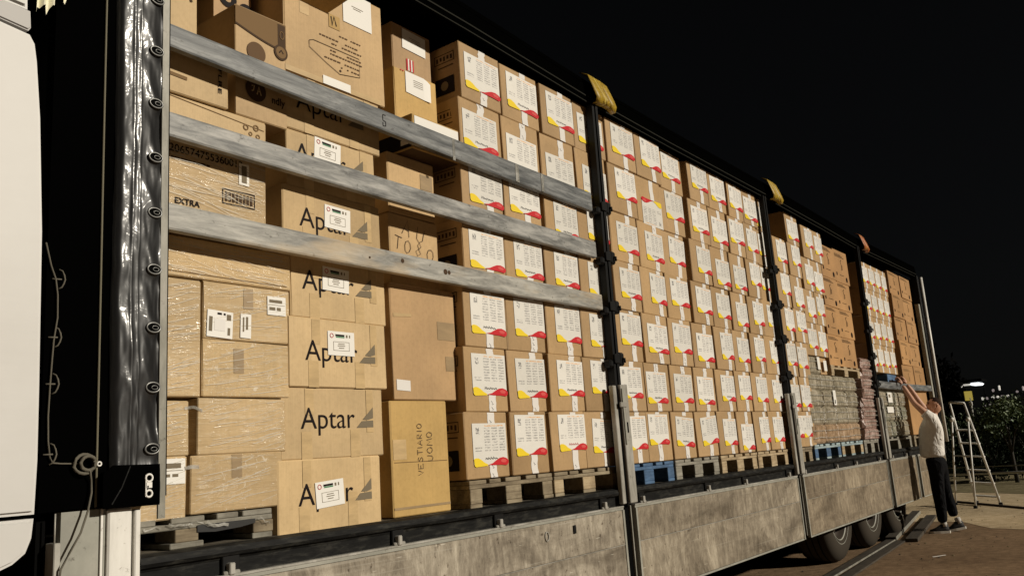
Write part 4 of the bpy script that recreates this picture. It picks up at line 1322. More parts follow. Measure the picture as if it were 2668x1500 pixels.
for i in range(n):
    m2.quad((lo[i][0], -.0028, lo[i][1]), (lo[i + 1][0], -.0028, lo[i + 1][1]), (up[i + 1][0], -.0028, up[i + 1][1]), (up[i][0], -.0028, up[i][1]), M['ink_faint'])
m2.stroke([(x, z) for x, z in lo], -.0034, .009, M['ink_brown'])
m2.build('curved_band_print', o)
m2 = MB(); m2.quad((.095, -.004, .38), (.138, -.004, .38), (.138, -.004, .53), (.095, -.004, .53), M['ink_brown'])
m2.lathe([(0, 0), (.040, .0004)], (.112, -.0045, .385), M['ink_brown'], 20); m2.lathe([(0, 0), (.030, .0004)], (.112, -.0052, .385), M['ink_faint'], 20)
m2.ring((.117, -.0045, .475), .012, .020, .003, M['ink_faint'], 12); m2.stroke([(.10, .38), (.112, .396), (.124, .38)], -.0062, .006, M['ink'])
m2.build('corner_emblem', o)
m2 = MB(); m2.lathe([(0, 0), (.052, .0004)], (-.03, -.004, .335), M['ink_mid'], 24); m2.build('round_print', o)
m2 = MB(); m2.lathe([(0, 0), (.056, .0004)], (-.035, -.004, .145), M['ink_brown'], 24)
m2.stroke([(-.06, .16), (-.045, .165), (-.05, .14), (-.06, .135)], -.0052, .006, M['kraft_light']); m2.stroke([(-.03, .125), (-.02, .165), (-.008, .125)], -.0052, .007, M['kraft_light']); m2.stroke([(-.028, .142), (-.012, .142)], -.0052, .005, M['kraft_light'])
m2.build('round_emblem', o)
link('lettering', text_mesh('lettering', 'ndly', M['ink'], .075, .05, .01), o, (.055, -.003, .095))
o = carton(.44, .66, 3.672, 4.0, .30, M['kraft_brown'], 'brown carton with black round print set back above the appliance carton', .3)
m2 = MB(); m2.lathe([(.022, 0), (.05, .0004)], (-.03, -.004, .14), M['ink'], 18); m2.lathe([(.022, 0), (.048, .0004)], (.075, -.004, .10), M['ink'], 18); m2.build('black_print', o)
# big carton with shield print
o = carton(.70, 1.372, 3.432, 4.02, Y0, M['kraft_plain'], 'big kraft carton with line-drawn shield print and a white paper taped on', .5, 'shield_carton')
cx = (.70 + 1.372) / 2; z_ = 3.432
m2 = MB()
sh = [(.85, 3.63), (1.19, 3.725), (1.19, 3.60), (1.03, 3.545), (.86, 3.60), (.85, 3.63)]
sh = [(.852, 3.640), (.88, 3.652), (1.19, 3.652), (1.19, 3.545), (1.05, 3.52), (.96, 3.555), (.852, 3.605), (.852, 3.640)]
m2.stroke([(x - cx, z - z_) for x, z in sh], -.003, .0032, M['ink_brown'])
m2.build('shield_outline', o)
m2 = MB()
for (xa, xb, z) in ((1.04, 1.20, 3.735), (.92, 1.20, 3.70), (1.00, 1.20, 3.675), (.99, 1.195, 3.635), (.97, 1.19, 3.615), (.95, 1.185, 3.585), (1.06, 1.18, 3.56)):
    x = xa
    while x < xb:
        w_ = rnd.uniform(.008, .022)
        if rnd.random() < .85: m2.quad((x - cx, -.003, z - z_ - .0035), (x + w_ - cx, -.003, z - z_ - .0035), (x + w_ - cx, -.003, z - z_ + .0035), (x - cx, -.003, z - z_ + .0035), M['ink_mid'])
        x += w_ + .005
    m2.build('print_line', o); m2 = MB()
m2.lathe([(0, 0), (.007, .0003)], (1.055 - cx, -.003, 3.540 - z_), M['ink_brown'], 8)
m2.build('print_dot', o)
m2 = MB(); m2.quad((.985 - cx, -.003, 3.765 - z_), (1.06 - cx, -.003, 3.765 - z_), (1.06 - cx, -.003, 3.84 - z_), (.985 - cx, -.003, 3.84 - z_), M['kraft_yellow'])
m2.stroke([(1.0 - cx, .345 + .05), (1.005 - cx, .345), (1.02 - cx, .40), (1.035 - cx, .35)], -.0045, .008, M['ink']); m2.build('square_print', o)
sticker(o, 1.085, 1.29, 3.835, 4.02, [(.3, .7, .58, .60, 'ink_grey'), (.35, .62, .52, .54, 'ink_grey')], name='white_paper')
sticker(o, .935, 1.12, 3.36 + .075, 3.405 + .075, [], name='lower_paper')
tape_v(o, -.015, .002, .03, .64, M['tape_clear'])
tape_v(o, -.21, .34, .58, .06, M['tape_clear'])
m2 = MB(); m2.add([(.70 - cx, -.002, .405), (.98 - cx, -.002, .405), (1.02 - cx, -.115, .452), (.70 - cx, -.115, .455), (.70 - cx, -.002, .411), (.98 - cx, -.002, .411), (1.02 - cx, -.115, .458), (.70 - cx, -.115, .461)],
      [(0, 1, 2, 3), (4, 7, 6, 5), (0, 4, 5, 1), (1, 5, 6, 2), (2, 6, 7, 3), (3, 7, 4, 0)], M['kraft_yellow']); m2.build('open_flap', o)
# cartons lettered Aptar
AP = [(1.252, 1.572, .618, 1.232), (1.574, 1.896, .645, 1.262), (1.898, 2.220, .685, 1.300), (2.222, 2.538, .712, 1.318), (2.540, 2.848, .668, 1.300), (2.850, 3.138, .705, 1.278), (3.140, 3.430, .70, 1.325)]
an = ['bottom', 'second', 'third', 'fourth', 'fifth', 'sixth', 'seventh']
ME_APT = text_mesh('aptar_lettering', 'Aptar', M['ink'], .322, None, -.004)
mb = MB(); s_ = .098
mb.poly([(0, 0), (.034, .034 * s_ / .108), (.108, .034), (.108, .0)][::-1], 0, M['ink_grey'])
mb.poly([(.040, .0385), (.108, s_), (.108, .045), (.075, .036)], 0, M['ink_grey'])
ME_LOGO = mb.mesh('triangle_logo')
txt = [(.728, 1.372), (.755, 1.71), (.780, 2.022), (.780, 2.358), (.765, 2.660), (.755, 2.985), (.765, 3.255)]
stk = [(.828, 1.352), None, (.915, 2.052), (.900, 2.368), (.918, 2.680), (.872, 3.022), None]
for k, (z0, z1, x0, x1) in enumerate(AP):
    lab = 'kraft carton lettered Aptar, %s from the floor in its stack' % an[k]
    if k == 0: lab = 'kraft carton lettered Aptar with sticker, standing on the trailer floor'
    if k == 1: lab = 'kraft carton with the whole word Aptar showing and no sticker'
    o = carton(x0, x1, z0, z1, Y0 + (.0, .004, -.004, .006, .0, .008, .004)[k], M['kraft_light'], lab, .42, 'lettered_carton', 'carton', 'cartons lettered Aptar', (.006, -.01, .004, 0, .012, -.006, 0)[k], .002)
    cx = (x0 + x1) / 2
    t = link('aptar_lettering', ME_APT, o, (txt[k][0] - cx, -.0020, txt[k][1] - z0))
    link('triangle_logo', ME_LOGO, o, (txt[k][0] + .333 - cx, -.0020, txt[k][1] - z0))
    if stk[k]:
        sx, sz = stk[k]
        s2 = sticker(o, sx, sx + .168, sz, sz + .116, [(.28, .62, .80, .88, 'ink'), (.30, .62, .74, .79, 'green'), (.68, .74, .76, .88, 'ink_grey'), (.80, .84, .76, .88, 'ink_grey'),
             (.2, .8, .20, .215, 'ink_grey'), (.2, .8, .56, .575, 'ink_grey'), (.2, .212, .2, .57, 'ink_grey'), (.79, .80, .2, .57, 'ink_grey'), (.38, .62, .47, .50, 'ink_grey'), (.36, .64, .39, .42, 'ink_grey'), (.4, .6, .30, .33, 'ink_grey')], y=-.0032, tilt=(-.07, 0, 0, .03, .03, .05, 0)[k])
        MB().ring((.024, -.001, .094), .010, .010, .0018, M['pen_red'], 14).build('ring_mark', s2)
    w = x1 - x0; h = z1 - z0
    tape_v(o, -w * .27, .0, h * (.38 if k else .36), .06, M['tape_clear'])
    tape_v(o, w * .20, .0, h * (.40 if k else .5), .06, M['tape_clear'])
    tape_v(o, w * .36, h * .35, h * .99, .045, M['tape_clear'], -.0014)
    tape_v(o, -w * .24, h * .62, h * .99, .05, M['tape_clear'], -.0014)
# third column
o = carton(1.312, 1.742, 1.266, 1.842, Y0, M['kraft_yellow'], 'tall yellowish carton handwritten VESTIARIO UOMO standing on the trailer floor', .45, 'handwritten_carton', rz=.008)
GL = {'V': [[(0, 1), (.35, 0), (.7, 1)]], 'E': [[(.7, 1), (0, 1), (0, 0), (.7, 0)], [(0, .5), (.5, .5)]], 'S': [[(.65, .85), (.35, 1), (.05, .8), (.3, .55), (.62, .3), (.35, 0), (.02, .12)]],
      'T': [[(0, 1), (.75, 1)], [(.38, 1), (.38, 0)]], 'I': [[(.1, 1), (.1, 0)]], 'A': [[(0, 0), (.35, 1), (.7, 0)], [(.12, .36), (.58, .36)]], 'R': [[(0, 0), (0, 1), (.5, .95), (.55, .65), (.05, .5), (.6, 0)]],
      'O': [[(.35 + .33 * math.cos(a * .7854), .5 + .5 * math.sin(a * .7854)) for a in range(9)]], 'U': [[(0, 1), (.05, .2), (.35, 0), (.6, .2), (.65, 1)]], 'M': [[(0, 0), (.1, 1), (.4, .4), (.7, 1), (.8, 0)]],
      '8': [[(.3, .5), (.1, .75), (.3, 1), (.5, .75), (.3, .5), (.05, .25), (.3, 0), (.55, .25), (.3, .5)]], '.': [[(.1, .0), (.2, .12), (.25, 0)]], '2': [[(.05, .8), (.3, 1), (.55, .75), (.05, .0), (.6, .0)]], ' ': []}
def handwrite(o, word, x, z, size, ang, y=-.003, w=.006, mt='pen', adv=.95):
    m2 = MB(); c, s_ = math.cos(ang), math.sin(ang); cur = 0
    for ch in word:
        for st in GL[ch]:
            pts = []
            for (a, b) in st:
                a = (a + cur) * size + rnd.uniform(-.03, .03) * size; b = b * size + rnd.uniform(-.03, .03) * size
                pts.append((x + a * c - b * s_, z + a * s_ + b * c))
            m2.stroke(pts, y, w, M[mt])
        cur += (.45 if ch in 'I.' else adv)
    m2.build('handwriting', o)
handwrite(o, 'VESTIARIO', .010, .195, .036, math.pi / 2, w=.0035)
handwrite(o, 'UOMO', .088, .265, .042, math.pi / 2, w=.0035)
MB().quad((-.21, -.002, .035), (.21, -.002, .035), (.21, -.002, .047), (-.21, -.002, .047), M['tape_brown']).build('bottom_flap_edge', o)
MB().quad((-.20, -.002, .265), (.20, -.002, .262), (.20, -.002, .265), (-.20, -.002, .268), M['ink_faint']).build('fold_line', o)
MB().quad((-.205, -.0018, .28), (-.11, -.0018, .28), (-.11, -.0018, .38), (-.205, -.0018, .38), M['tape_clear']).build('packing_tape', o)
o = carton(1.345, 1.848, 1.846, 2.456, Y0 - .004, M['kraft_brown'], 'large plain brown carton with tape remnants below the lowest slat', .5, 'plain_carton', rz=-.006)
tape_v(o, .17, .33, .43, .14, M['tape_brown']); tape_v(o, .19, .16, .24, .07, M['tape_brown'])
MB().quad((-.23, -.002, .05), (-.13, -.002, .045), (-.13, -.002, .10), (-.23, -.002, .105), M['paper_tape']).build('torn_sticker', o)
MB().quad((-.235, -.002, .43), (-.10, -.002, .44), (-.10, -.002, .455), (-.235, -.002, .45), M['tape_clear']).build('packing_tape', o)
o = carton(1.415, 1.800, 2.46, 2.862, .15, M['kraft_plain'], 'kraft carton with scrawled marker letters between the lower two slats', .4, 'handwritten_carton')
handwrite(o, 'AU', -.10, .30, .085, -.25, w=.004, adv=1.3)
handwrite(o, 'TO', -.165, .21, .07, -.18, w=.004, adv=1.1)
handwrite(o, '8O', .0, .195, .075, -.25, w=.004, adv=1.2)
o = carton(1.422, 1.795, 2.866, 3.212, .15, M['kraft_plain'], 'kraft carton under the flat packet in the third column', .4, 'plain_carton')
tape_v(o, .12, .18, .27, .10, M['tape_brown'])
o = carton(1.50, 1.895, 3.216, 3.418, .025, M['kraft_yellow'], 'flat packet with dark printed end and white top edge behind the topmost slat', .36, 'flat_packet', 'packet')
m2 = MB(); m2.quad((-.18, -.003, .125), (.19, -.003, .125), (.19, -.003, .192), (-.18, -.003, .192), M['paper']); m2.quad((-.18, -.003, .055), (.19, -.003, .055), (.19, -.003, .08), (-.18, -.003, .08), M['paper']); m2.build('white_band', o)
m2 = MB(); X = -.1995; m2.add([(X, .01, .01), (X, .35, .01), (X, .35, .11), (X, .01, .11)], [(0, 3, 2, 1)], M['ink'])
m2.add([(X - .001, .03, .03), (X - .001, .09, .03), (X - .001, .09, .06), (X - .001, .03, .06)], [(0, 3, 2, 1)], M['paper_tape'])
m2.quad((-.195, .01, -.001), (-.195, .35, -.001), (.195, .35, -.001), (.195, .01, -.001), M['ink_brown']); m2.build('dark_print', o)
o = carton(1.505, 1.862, 3.422, 3.742, .15, M['kraft_yellow'], 'yellowish carton with a curling white note on the flat packet', .34, 'noted_carton')
cx, z_ = o.location.x, o.location.z
m2 = MB()
vs_, fs_ = [], []
for i in range(9):
    t = i / 8
    x = 1.595 + .205 * t
    yy = -.004 - .03 * max(0, t - .75) ** 1.2
    vs_ += [(x - cx, yy, 3.612 - .012 * t - z_), (x - cx, yy, 3.745 - .004 - (.025 * max(0, t - .8) * 5) - z_)]
m2.add(vs_, [(2 * i, 2 * i + 2, 2 * i + 3, 2 * i + 1) for i in range(8)], M['paper'])
for q in range(4):
    m2.quad((1.66 - cx, -.0055, 3.70 - .012 * q - z_), (1.74 - cx, -.0055, 3.70 - .012 * q - z_), (1.74 - cx, -.0055, 3.7025 - .012 * q - z_), (1.66 - cx, -.0055, 3.7025 - .012 * q - z_), M['ink_grey'])
m2.build('white_note', o)
m2 = MB()
for q in range(2):
    m2.quad((1.555 + .018 * q - cx, -.004, 3.735 - z_ - .002), (1.566 + .018 * q - cx, -.004, 3.735 - z_ - .002), (1.566 + .018 * q - cx, -.004, 3.74 - z_ + .0), (1.555 + .018 * q - cx, -.004, 3.74 - z_), M['red'])
m2.build('red_mark', o)
tape_v(o, -.03, .0, .05, .07, M['ink_brown'])
o = carton(1.575, 1.905, 3.746, 4.075, .22, M['kraft_brown'], 'brown carton with white paper and red stripes at the top of the third column', .34, 'noted_carton')
sticker(o, 1.655, 1.855, 3.935, 4.06, [(.3, .75, .66, .68, 'ink_grey'), (.38, .8, .58, .60, 'ink_grey'), (.55, .8, .50, .52, 'ink_grey')], name='white_paper', tilt=.03)
m2 = MB(); cx, z_ = o.location.x, o.location.z
for q, mt in enumerate(('red', 'paper', 'red', 'paper', 'red')):
    m2.quad((1.685 + .013 * q - cx, -.004, 3.80 - z_), (1.695 + .013 * q - cx, -.004, 3.80 - z_), (1.695 + .013 * q - cx, -.004, 3.875 - z_), (1.685 + .013 * q - cx, -.004, 3.875 - z_), M[mt])
m2.build('red_stripes', o)
# a box edge hidden behind the stack, seen in the dark slots
for (x0, x1, z0, z1, y, lab) in ((1.26, 1.50, 2.2, 3.2, .62, 'kraft carton set back in the dark slot beside the Aptar stack'),):
    carton(x0, x1, z0, z1, y, M['kraft_brown'], lab, .4, 'plain_carton')

# ------------------------------------------------------------------ film wrapped packs behind the middle and rear bays
GP = 'grey film wrapped packs'
xs = [7.72, 8.19, 8.66, 9.12, 9.58]
zs = [1.432, 1.64, 1.84, 2.03, 2.21]
pn = ['bottom', 'second lowest', 'second highest', 'top']
cn = ['first', 'second', 'third', 'fourth']
def pack(x0, x1, z0, z1, y, mt, label, group, bul=.005, name='film_pack', d=.5):
    x0, x1, z0, z1, y = SX(x0), SX(x1), SZ(z0), SZ(z1), y + YS - .10
    mb = MB(); mb.cbox(-(x1 - x0) / 2, (x1 - x0) / 2, 0, d, 0, z1 - z0, mt, .02)
    o = mb.build(name, None, ((x0 + x1) / 2, y + rnd.uniform(-.004, .004), z0))
    o.rotation_euler = (0, 0, rnd.uniform(-.012, .012))
    for v in o.data.vertices: v.co += Vector((rnd.uniform(-bul, bul), rnd.uniform(-bul, bul), rnd.uniform(-bul, bul) * .3))
    m2 = MB()
    w, h = x1 - x0, z1 - z0
    for q in range(2):                                # bands of the bottles showing through the film
        m2.stroke([(-w / 2 + .02, h * (.28 + .4 * q)), (0, h * (.31 + .4 * q) + rnd.uniform(-.01, .01)), (w / 2 - .02, h * (.28 + .4 * q))], -.014, .012, M['film'])
    m2.build('film_fold', o)
    return tag(o, label, 'pack', group)
for c in range(4):
    for k in range(4):
        o = pack(xs[c] + .05 * k * .6, xs[c + 1] + .05 * k * .6 - .003, zs[k], zs[k + 1] - .002, .10, M['wrap_peach'] if (k == 0) else M['wrap_grey'],
             '%s film pack, %s row, %s column right of the middle post' % ('peach' if k == 0 else 'grey', pn[k], cn[c]), GP)
        if (c, k) == (1, 2): sticker(o, 8.36, 8.46, 1.85, 2.02, [(.3, .6, .1, .35, 'ink')], y=-.02, name='white_strip')
o = pack(7.93, 8.38, 2.215, 2.415, .11, M['wrap_grey'], 'grey film wrapped pack with white papers directly under the labelled cartons', GP)
sticker(o, 8.0, 8.09, 2.25, 2.39, [], y=-.02); sticker(o, 8.22, 8.33, 2.24, 2.36, [], y=-.02)
carton(8.18, 8.41, 2.202, 2.395, .06, M['kraft_brown'], 'brown carton under the fourth labelled stack beside the grey packs', .4)
zk = [1.43 + .132 * i for i in range(9)]
for i in range(8):
    pack(9.66 + .045 * i, 10.36 + .03 * i, zk[i], zk[i + 1] - .002, .07 + .012 * (i % 2), M['wrap_pink'],
         'pink film wrapped bale, number %s from the bottom beside the rear post' % (['one', 'two', 'three', 'four', 'five', 'six', 'seven', 'eight'][i]), 'pink film wrapped bales', .014)
zs2 = [1.432, 1.65, 1.86, 2.065]
for c in range(3):
    for k in range(3):
        o = pack(10.68 + .50 * c, 11.17 + .50 * c, zs2[k], zs2[k + 1] - .002, .11, M['wrap_green'] if (c + k) % 2 else M['wrap_grey'],
             'grey green film pack, %s row, %s column right of the rear post' % (('bottom', 'middle', 'top')[k], cn[c]), 'film packs behind the rear post')
        if (c, k) == (0, 2): sticker(o, 10.86, 11.10, 1.90, 2.04, [(.2, .6, .5, .8, 'ink_grey')], y=-.02)
        if (c, k) == (0, 1): sticker(o, 10.74, 11.06, 1.76, 1.84, [], y=-.02)
carton(10.45, 11.95, 2.056, 2.166, .06, M['wood_grey'], 'grey board lying on the packs behind the rear slat', .5, 'grey_board', 'board')

# ------------------------------------------------------------------ pallets
def make_mesh_box(w, d, h, mt, c=.003):
    return MB().cbox(-w / 2, w / 2, 0, d, 0, h, mt, c).mesh('board')
def pallet(x0, z0, mat, label, W=.8, D=1.2, y=.03, block_mat=None, h=1.0):
    if x0 > 1: x0, W = SX(x0), W * .979
    if x0 > 1 and z0 > 2: z0 = SZ(z0)
    if x0 < 1: y = .09
    o = thing('pallet', (x0 + W / 2, y, z0), label, 'pallet', 'euro pallets under the load')
    m1 = M[mat]; m2 = M[block_mat or mat]
    tops = make_mesh_box(.145, D, .022, m1); tops2 = make_mesh_box(.10, D, .022, m1)
    cross = make_mesh_box(W, .145, .022, m1); blk = make_mesh_box(.10, .145, .078 * h, m2); blkc = make_mesh_box(.145 if x0 > 1 else .10, .145, .078 * h, m2)
    run = make_mesh_box(.10, D, .022, m1); runc = make_mesh_box(.145, D, .022, m1)
    bx = (-W / 2 + .05, 0, W / 2 - .05)
    for i, x in enumerate(bx):
        link('bottom_board', runc if i == 1 else run, o, (x, 0, 0))
        for y_ in (0, (D - .145) / 2, D - .145):
            link('block', blkc if i == 1 else blk, o, (x + rnd.uniform(-.004, .004), y_ + rnd.uniform(-.003, .003), .0225))
    zt_ = .0225 + .078 * h
    for y_ in (0, (D - .145) / 2, D - .145):
        link('cross_board', cross, o, (0, y_, zt_ + .0005))
    for i, x in enumerate((-W / 2 + .0725, -W / 4 + .02, 0, W / 4 - .02, W / 2 - .0725)):
        link('deck_board', tops2 if i in (1, 3) else tops, o, (x + rnd.uniform(-.004, .004), rnd.uniform(-.006, .004), zt_ + .023))
    return o
pallet(-.22, 1.264, 'wood_grey', 'grey wooden pallet under the film wrapped cartons at the front', block_mat='wood_old', h=.62)
pallet(1.895, 1.264, 'wood_old', 'worn wooden pallet left of the front post')
pallet(2.715, 1.264, 'wood_old', 'worn wooden pallet behind the front post', block_mat='wood_new')
pallet(3.545, 1.264, 'wood_blue', 'blue painted pallet right of the front post')
pallet(4.385, 1.264, 'wood_grey', 'grey wooden pallet between the blue one and the fresh wood one')
pallet(5.25, 1.264, 'wood_new', 'fresh pale wood pallet, second left of the middle post')
pallet(6.08, 1.264, 'wood_new', 'fresh pale wood pallet next left of the middle post')
pallet(7.0, 1.264, 'wood_old', 'brown wooden pallet next right of the middle post', .62)
pallet(7.72, 1.264, 'wood_paleblue', 'pale blue pallet under the left grey packs', .92, block_mat='wood_blue', h=1.2)
pallet(8.70, 1.264, 'wood_paleblue', 'pale blue pallet with pale blocks under the right grey packs', .86, block_mat='wood_new', h=1.2)
pallet(9.64, 1.264, 'wood_grey', 'grey pallet under the pink film wrapped bales', .74, h=1.2)
pallet(10.66, 1.264, 'wood_grey', 'grey pallet right of the rear post under film packs', 1.5, h=1.25)
pallet(12.34, 1.264, 'wood_old', 'brown pallet at the rear end of the trailer', 1.4, h=1.2)
pallet(8.70, 2.212, 'wood_new', 'pale wood pallet lifted on grey packs under orange brown cartons', 1.2, h=.72)
# loose film shreds hanging from the front pallet
mb = MB()
for k in range(5):
    x = -.05 + rnd.random() * .58; z = 1.36 + rnd.uniform(-.01, .01)
    pts = [(x, z)]
    for q in range(5):
        pts.append((pts[-1][0] + rnd.uniform(.0, .03), pts[-1][1] + rnd.uniform(-.02, .008)))
    mb.stroke(pts, .075 + rnd.uniform(-.01, .01), rnd.uniform(.004, .012), M['film'])
mb.poly([(.22, 1.345), (.36, 1.345), (.49, 1.345), (.49, 1.328), (.42, 1.318), (.3, 1.312), (.22, 1.318)][::-1], .084, M['tarp'])
mb.stroke([(.17, 1.565), (.20, 1.570), (.235, 1.568)], .096, .014, M['film'])
mb.stroke([(.17, 1.80), (.21, 1.805), (.25, 1.79)], .096, .012, M['film'])
tag(mb.build('film_shreds'), 'torn clear stretch film hanging round the foot of the front pallet load', 'stretch film', kind='stuff')

# ------------------------------------------------------------------ things on the ground
def ground_bar(name, a, b, w, h, mt, label, cat, group=None, z=GZ + .004, edge=None):
    a, b = Vector(a), Vector(b)
    d = b - a
    L = d.length
    mb = MB(); mb.cbox(0, L, -w / 2, w / 2, 0, h, mt, .004)
    o = mb.build(name, None, (a.x, a.y, z))
    o.rotation_euler = (0, 0, math.atan2(d.y, d.x))
    if edge:
        MB().box(0.002, L - .002, -w / 2 - .004, -w / 2 - .0005, .003, h + .002, edge).build('pale_edge', o)
    return tag(o, label, cat, group)
GS = 'removed slats lying beside the wheels'
ground_bar('removed_slat', (5.2, -.10), (10.6, .17), .11, .020, M['plank_dark'], 'long dark slat with a pale metal edge on the ground beside the wheels', 'slat', GS, edge=M['alu_strip'])
ground_bar('removed_slat', (5.0, -.30), (10.4, .02), .12, .018, M['plank_dark'], 'long dark brown slat on the ground farther out from the wheels', 'slat', GS)
ground_bar('short_plank', (10.45, .16), (14.3, .68), .13, .05, M['plank_dark'], 'flat dark plank on the ground nearest the rear wheel', 'plank', 'planks near the rear wheel', edge=M['alu_strip'])
ground_bar('short_plank', (10.35, -.12), (13.6, .30), .15, .042, M['plank_dark'], 'flat dark plank on the ground by the man’s foot', 'plank', 'planks near the rear wheel')
mb = MB(); mb.add([(0, 0, 0), (.17, -.10, .001), (.18, -.085, .004), (.01, .02, .003)], [(0, 1, 2, 3)], M['paper'])
tag(mb.build('paper_scrap', None, (8.93, -.66, GZ + .006)), 'thin white scrap lying on the brown ground at lower right', 'litter')

mb = MB()
for k in range(450):
    x = rnd.uniform(4.5, 17); y = rnd.uniform(-2.6, 1.2)
    r_ = rnd.choice([.004, .006, .008, .012, .018]); h_ = r_ * rnd.uniform(.4, .8)
    a0 = rnd.uniform(0, 6)
    base = [(x + r_ * math.cos(a0 + q * 1.57) * rnd.uniform(.7, 1.2), y + r_ * math.sin(a0 + q * 1.57) * rnd.uniform(.7, 1.2), GZ + .003) for q in range(4)]
    mb.add(base + [(x, y, GZ + .004 + h_)], [(0, 1, 4), (1, 2, 4), (2, 3, 4), (3, 0, 4)], M['verge'] if rnd.random() < .6 else M['plank_dark'])
tag(mb.build('loose_stones'), 'small loose stones scattered over the brown ground and the pale yard', 'stones', kind='stuff')

# ------------------------------------------------------------------ step ladder
LD = thing('step_ladder', (15.4, -.1, GZ), 'aluminium step ladder standing open on the pale yard behind the man', 'ladder')
def lw(*p): return tuple(Vector(p) - Vector((15.4, -.1, GZ)))
TOPL, TOPR = (15.62, .125, 1.95), (15.50, -.13, 1.91)
FL, FR = (16.25, .06, GZ), (15.75, -.40, GZ)
BL, BR = (15.95, .36, GZ), (15.12, -.10, GZ)
HL, HR = (15.62, .135, 1.64), (15.50, -.15, 1.62)
def lerp(a, b, t): return tuple(a[i] + (b[i] - a[i]) * t for i in range(3))
for a, b in ((TOPL, FL), (TOPR, FR)):
    MB().tube([lw(*a), lw(*b)], .021, M['alu_white'], 6).build('side_rail', LD)
for a, b in ((HL, BL), (HR, BR)):
    MB().tube([lw(*a), lw(*b)], .018, M['alu_white'], 6).build('rear_leg', LD)
    MB().tube([lw(*lerp(a, b, -.02)), lw(*lerp(a, b, .02))], .034, M['alu_white'], 8).build('hinge_knuckle', LD)
MB().tube([lw(*TOPL), lw(*TOPR)], .022, M['alu_white'], 6).build('top_bar', LD)
for t in (.27, .40, .53, .665, .79, .92):
    a, b = Vector(lerp(TOPL, FL, t)), Vector(lerp(TOPR, FR, t))
    d = (b - a).normalized(); nrm = Vector((-d.y, d.x, 0)) * .04
    mb = MB()
    vs = []
    for p in (a, b):
        for (s1, z) in ((-1, -.012), (1, -.012), (1, .012), (-1, .012)):
            vs.append(lw(*(p + nrm * s1 + Vector((0, 0, z)))))
    mb.add(vs, [(0, 1, 5, 4), (1, 2, 6, 5), (2, 3, 7, 6), (3, 0, 4, 7), (0, 3, 2, 1), (4, 5, 6, 7)], M['alu_white'])
    mb.build('step', LD)
MB().tube([lw(*lerp(HL, BL, .42)), lw(*lerp(HR, BR, .42))], .012, M['alu'], 6).build('rear_brace', LD)
for p in (FL, FR, BL, BR):
    x, y, z = lw(*p)
    MB().cbox(x - .03, x + .03, y - .03, y + .03, z, z + .05, M['black'], .008).build('rubber_foot', LD)

# ------------------------------------------------------------------ person
PX, PY = 11.45, -.22
PA = math.atan2(-.97852, .20613)
P = thing('person', (PX, PY, GZ), 'person in white T-shirt, black trousers and dark sneakers reaching up to the rear slat', 'person')
P.rotation_euler = (0, 0, PA)                          # local +x = away from the trailer, local +y = towards the rear
def skin_obj(name, pts, edges, mt, parent, sub=2, root=0):
    me = bpy.data.meshes.new(name)
    me.from_pydata([p[:3] for p in pts], edges, [])
    o = link(name, me, parent)
    me.materials.append(mt)
    md = o.modifiers.new('skin', 'SKIN')
    md.use_smooth_shade = True
    for i, p in enumerate(pts):
        sv = me.skin_vertices[0].data[i]
        sv.radius = (p[3], p[4] if len(p) > 4 else p[3])
        sv.use_root = (i == root)
    ms = o.modifiers.new('sub', 'SUBSURF'); ms.levels = sub; ms.render_levels = sub
    return o
# local x is image-right (away from the trailer); y is depth; nearer arm at -y
body = [(.105, 0, .98, .085, .10), (.10, 0, 1.15, .085, .11), (.115, 0, 1.36, .09, .12), (.14, 0, 1.50, .075, .11), (.180, 0, 1.585, .055), (.190, 0, 1.635, .052),
        (.12, -.17, 1.565, .060), (.03, -.185, 1.675, .048), (-.045, -.165, 1.765, .040), (-.115, -.12, 1.93, .034), (-.160, -.10, 2.035, .026),
        (.12, .17, 1.585, .060), (.055, .18, 1.72, .048), (.000, .165, 1.835, .040), (-.055, .13, 1.96, .034), (-.105, .115, 2.05, .026)]
ed = [(0, 1), (1, 2), (2, 3), (3, 4), (4, 5), (3, 6), (6, 7), (7, 8), (8, 9), (9, 10), (3, 11), (11, 12), (12, 13), (13, 14), (14, 15)]
bd = skin_obj('body', body, ed, M['skin'], P, 2, 0)
# head: one smooth form with brow, nose and jaw, looking up towards the slat
hm = bmesh.new()
bmesh.ops.create_uvsphere(hm, u_segments=24, v_segments=18, radius=1.0)
for v in hm.verts:
    x, y, z = v.co
    sx = .098; sy = .076; sz = .118
    if z < -.2:
        sy *= 1 + .22 * (z + .2); sx *= 1 + .12 * (z + .2)
    v.co = Vector((x * sx, y * sy, z * sz))
    if x < -.55: v.co.x += .010
    if x < -.7 and abs(y) < .28:
        q = math.exp(-((z + .08) / .14) ** 2); v.co.x -= .026 * q * (1 - abs(y) / .3)
        v.co.x -= .010 * math.exp(-((z - .28) / .12) ** 2)
        v.co.x += .006 * math.exp(-((z - .10) / .08) ** 2)
        v.co.x -= .012 * math.exp(-((z + .42) / .12) ** 2)
        v.co.x -= .010 * math.exp(-((z + .72) / .14) ** 2)
me = bpy.data.meshes.new('head'); hm.to_mesh(me); hm.free()
for p in me.polygons: p.use_smooth = True
me.materials.append(M['skin'])
HD = link('head', me, P, (.200, 0, 1.715))
HD.rotation_euler = (0, R(14), R(12))
mb = MB()
for s_ in (-1, 1):
    mb.lathe([(0, -.004), (.010, 0), (.012, .004)], (-.082, .030 * s_, .018), M['hair'], 10)
    mb.tube([(-.094, .018 * s_, .036), (-.086, .044 * s_, .034)], .005, M['hair'], 6)
mb.build('eyes', HD)
mb = MB(); mb.tube([(-.089, -.024, -.052), (-.099, 0, -.050), (-.089, .024, -.052)], .0055, M['lip'], 6); mb.build('mouth', HD)
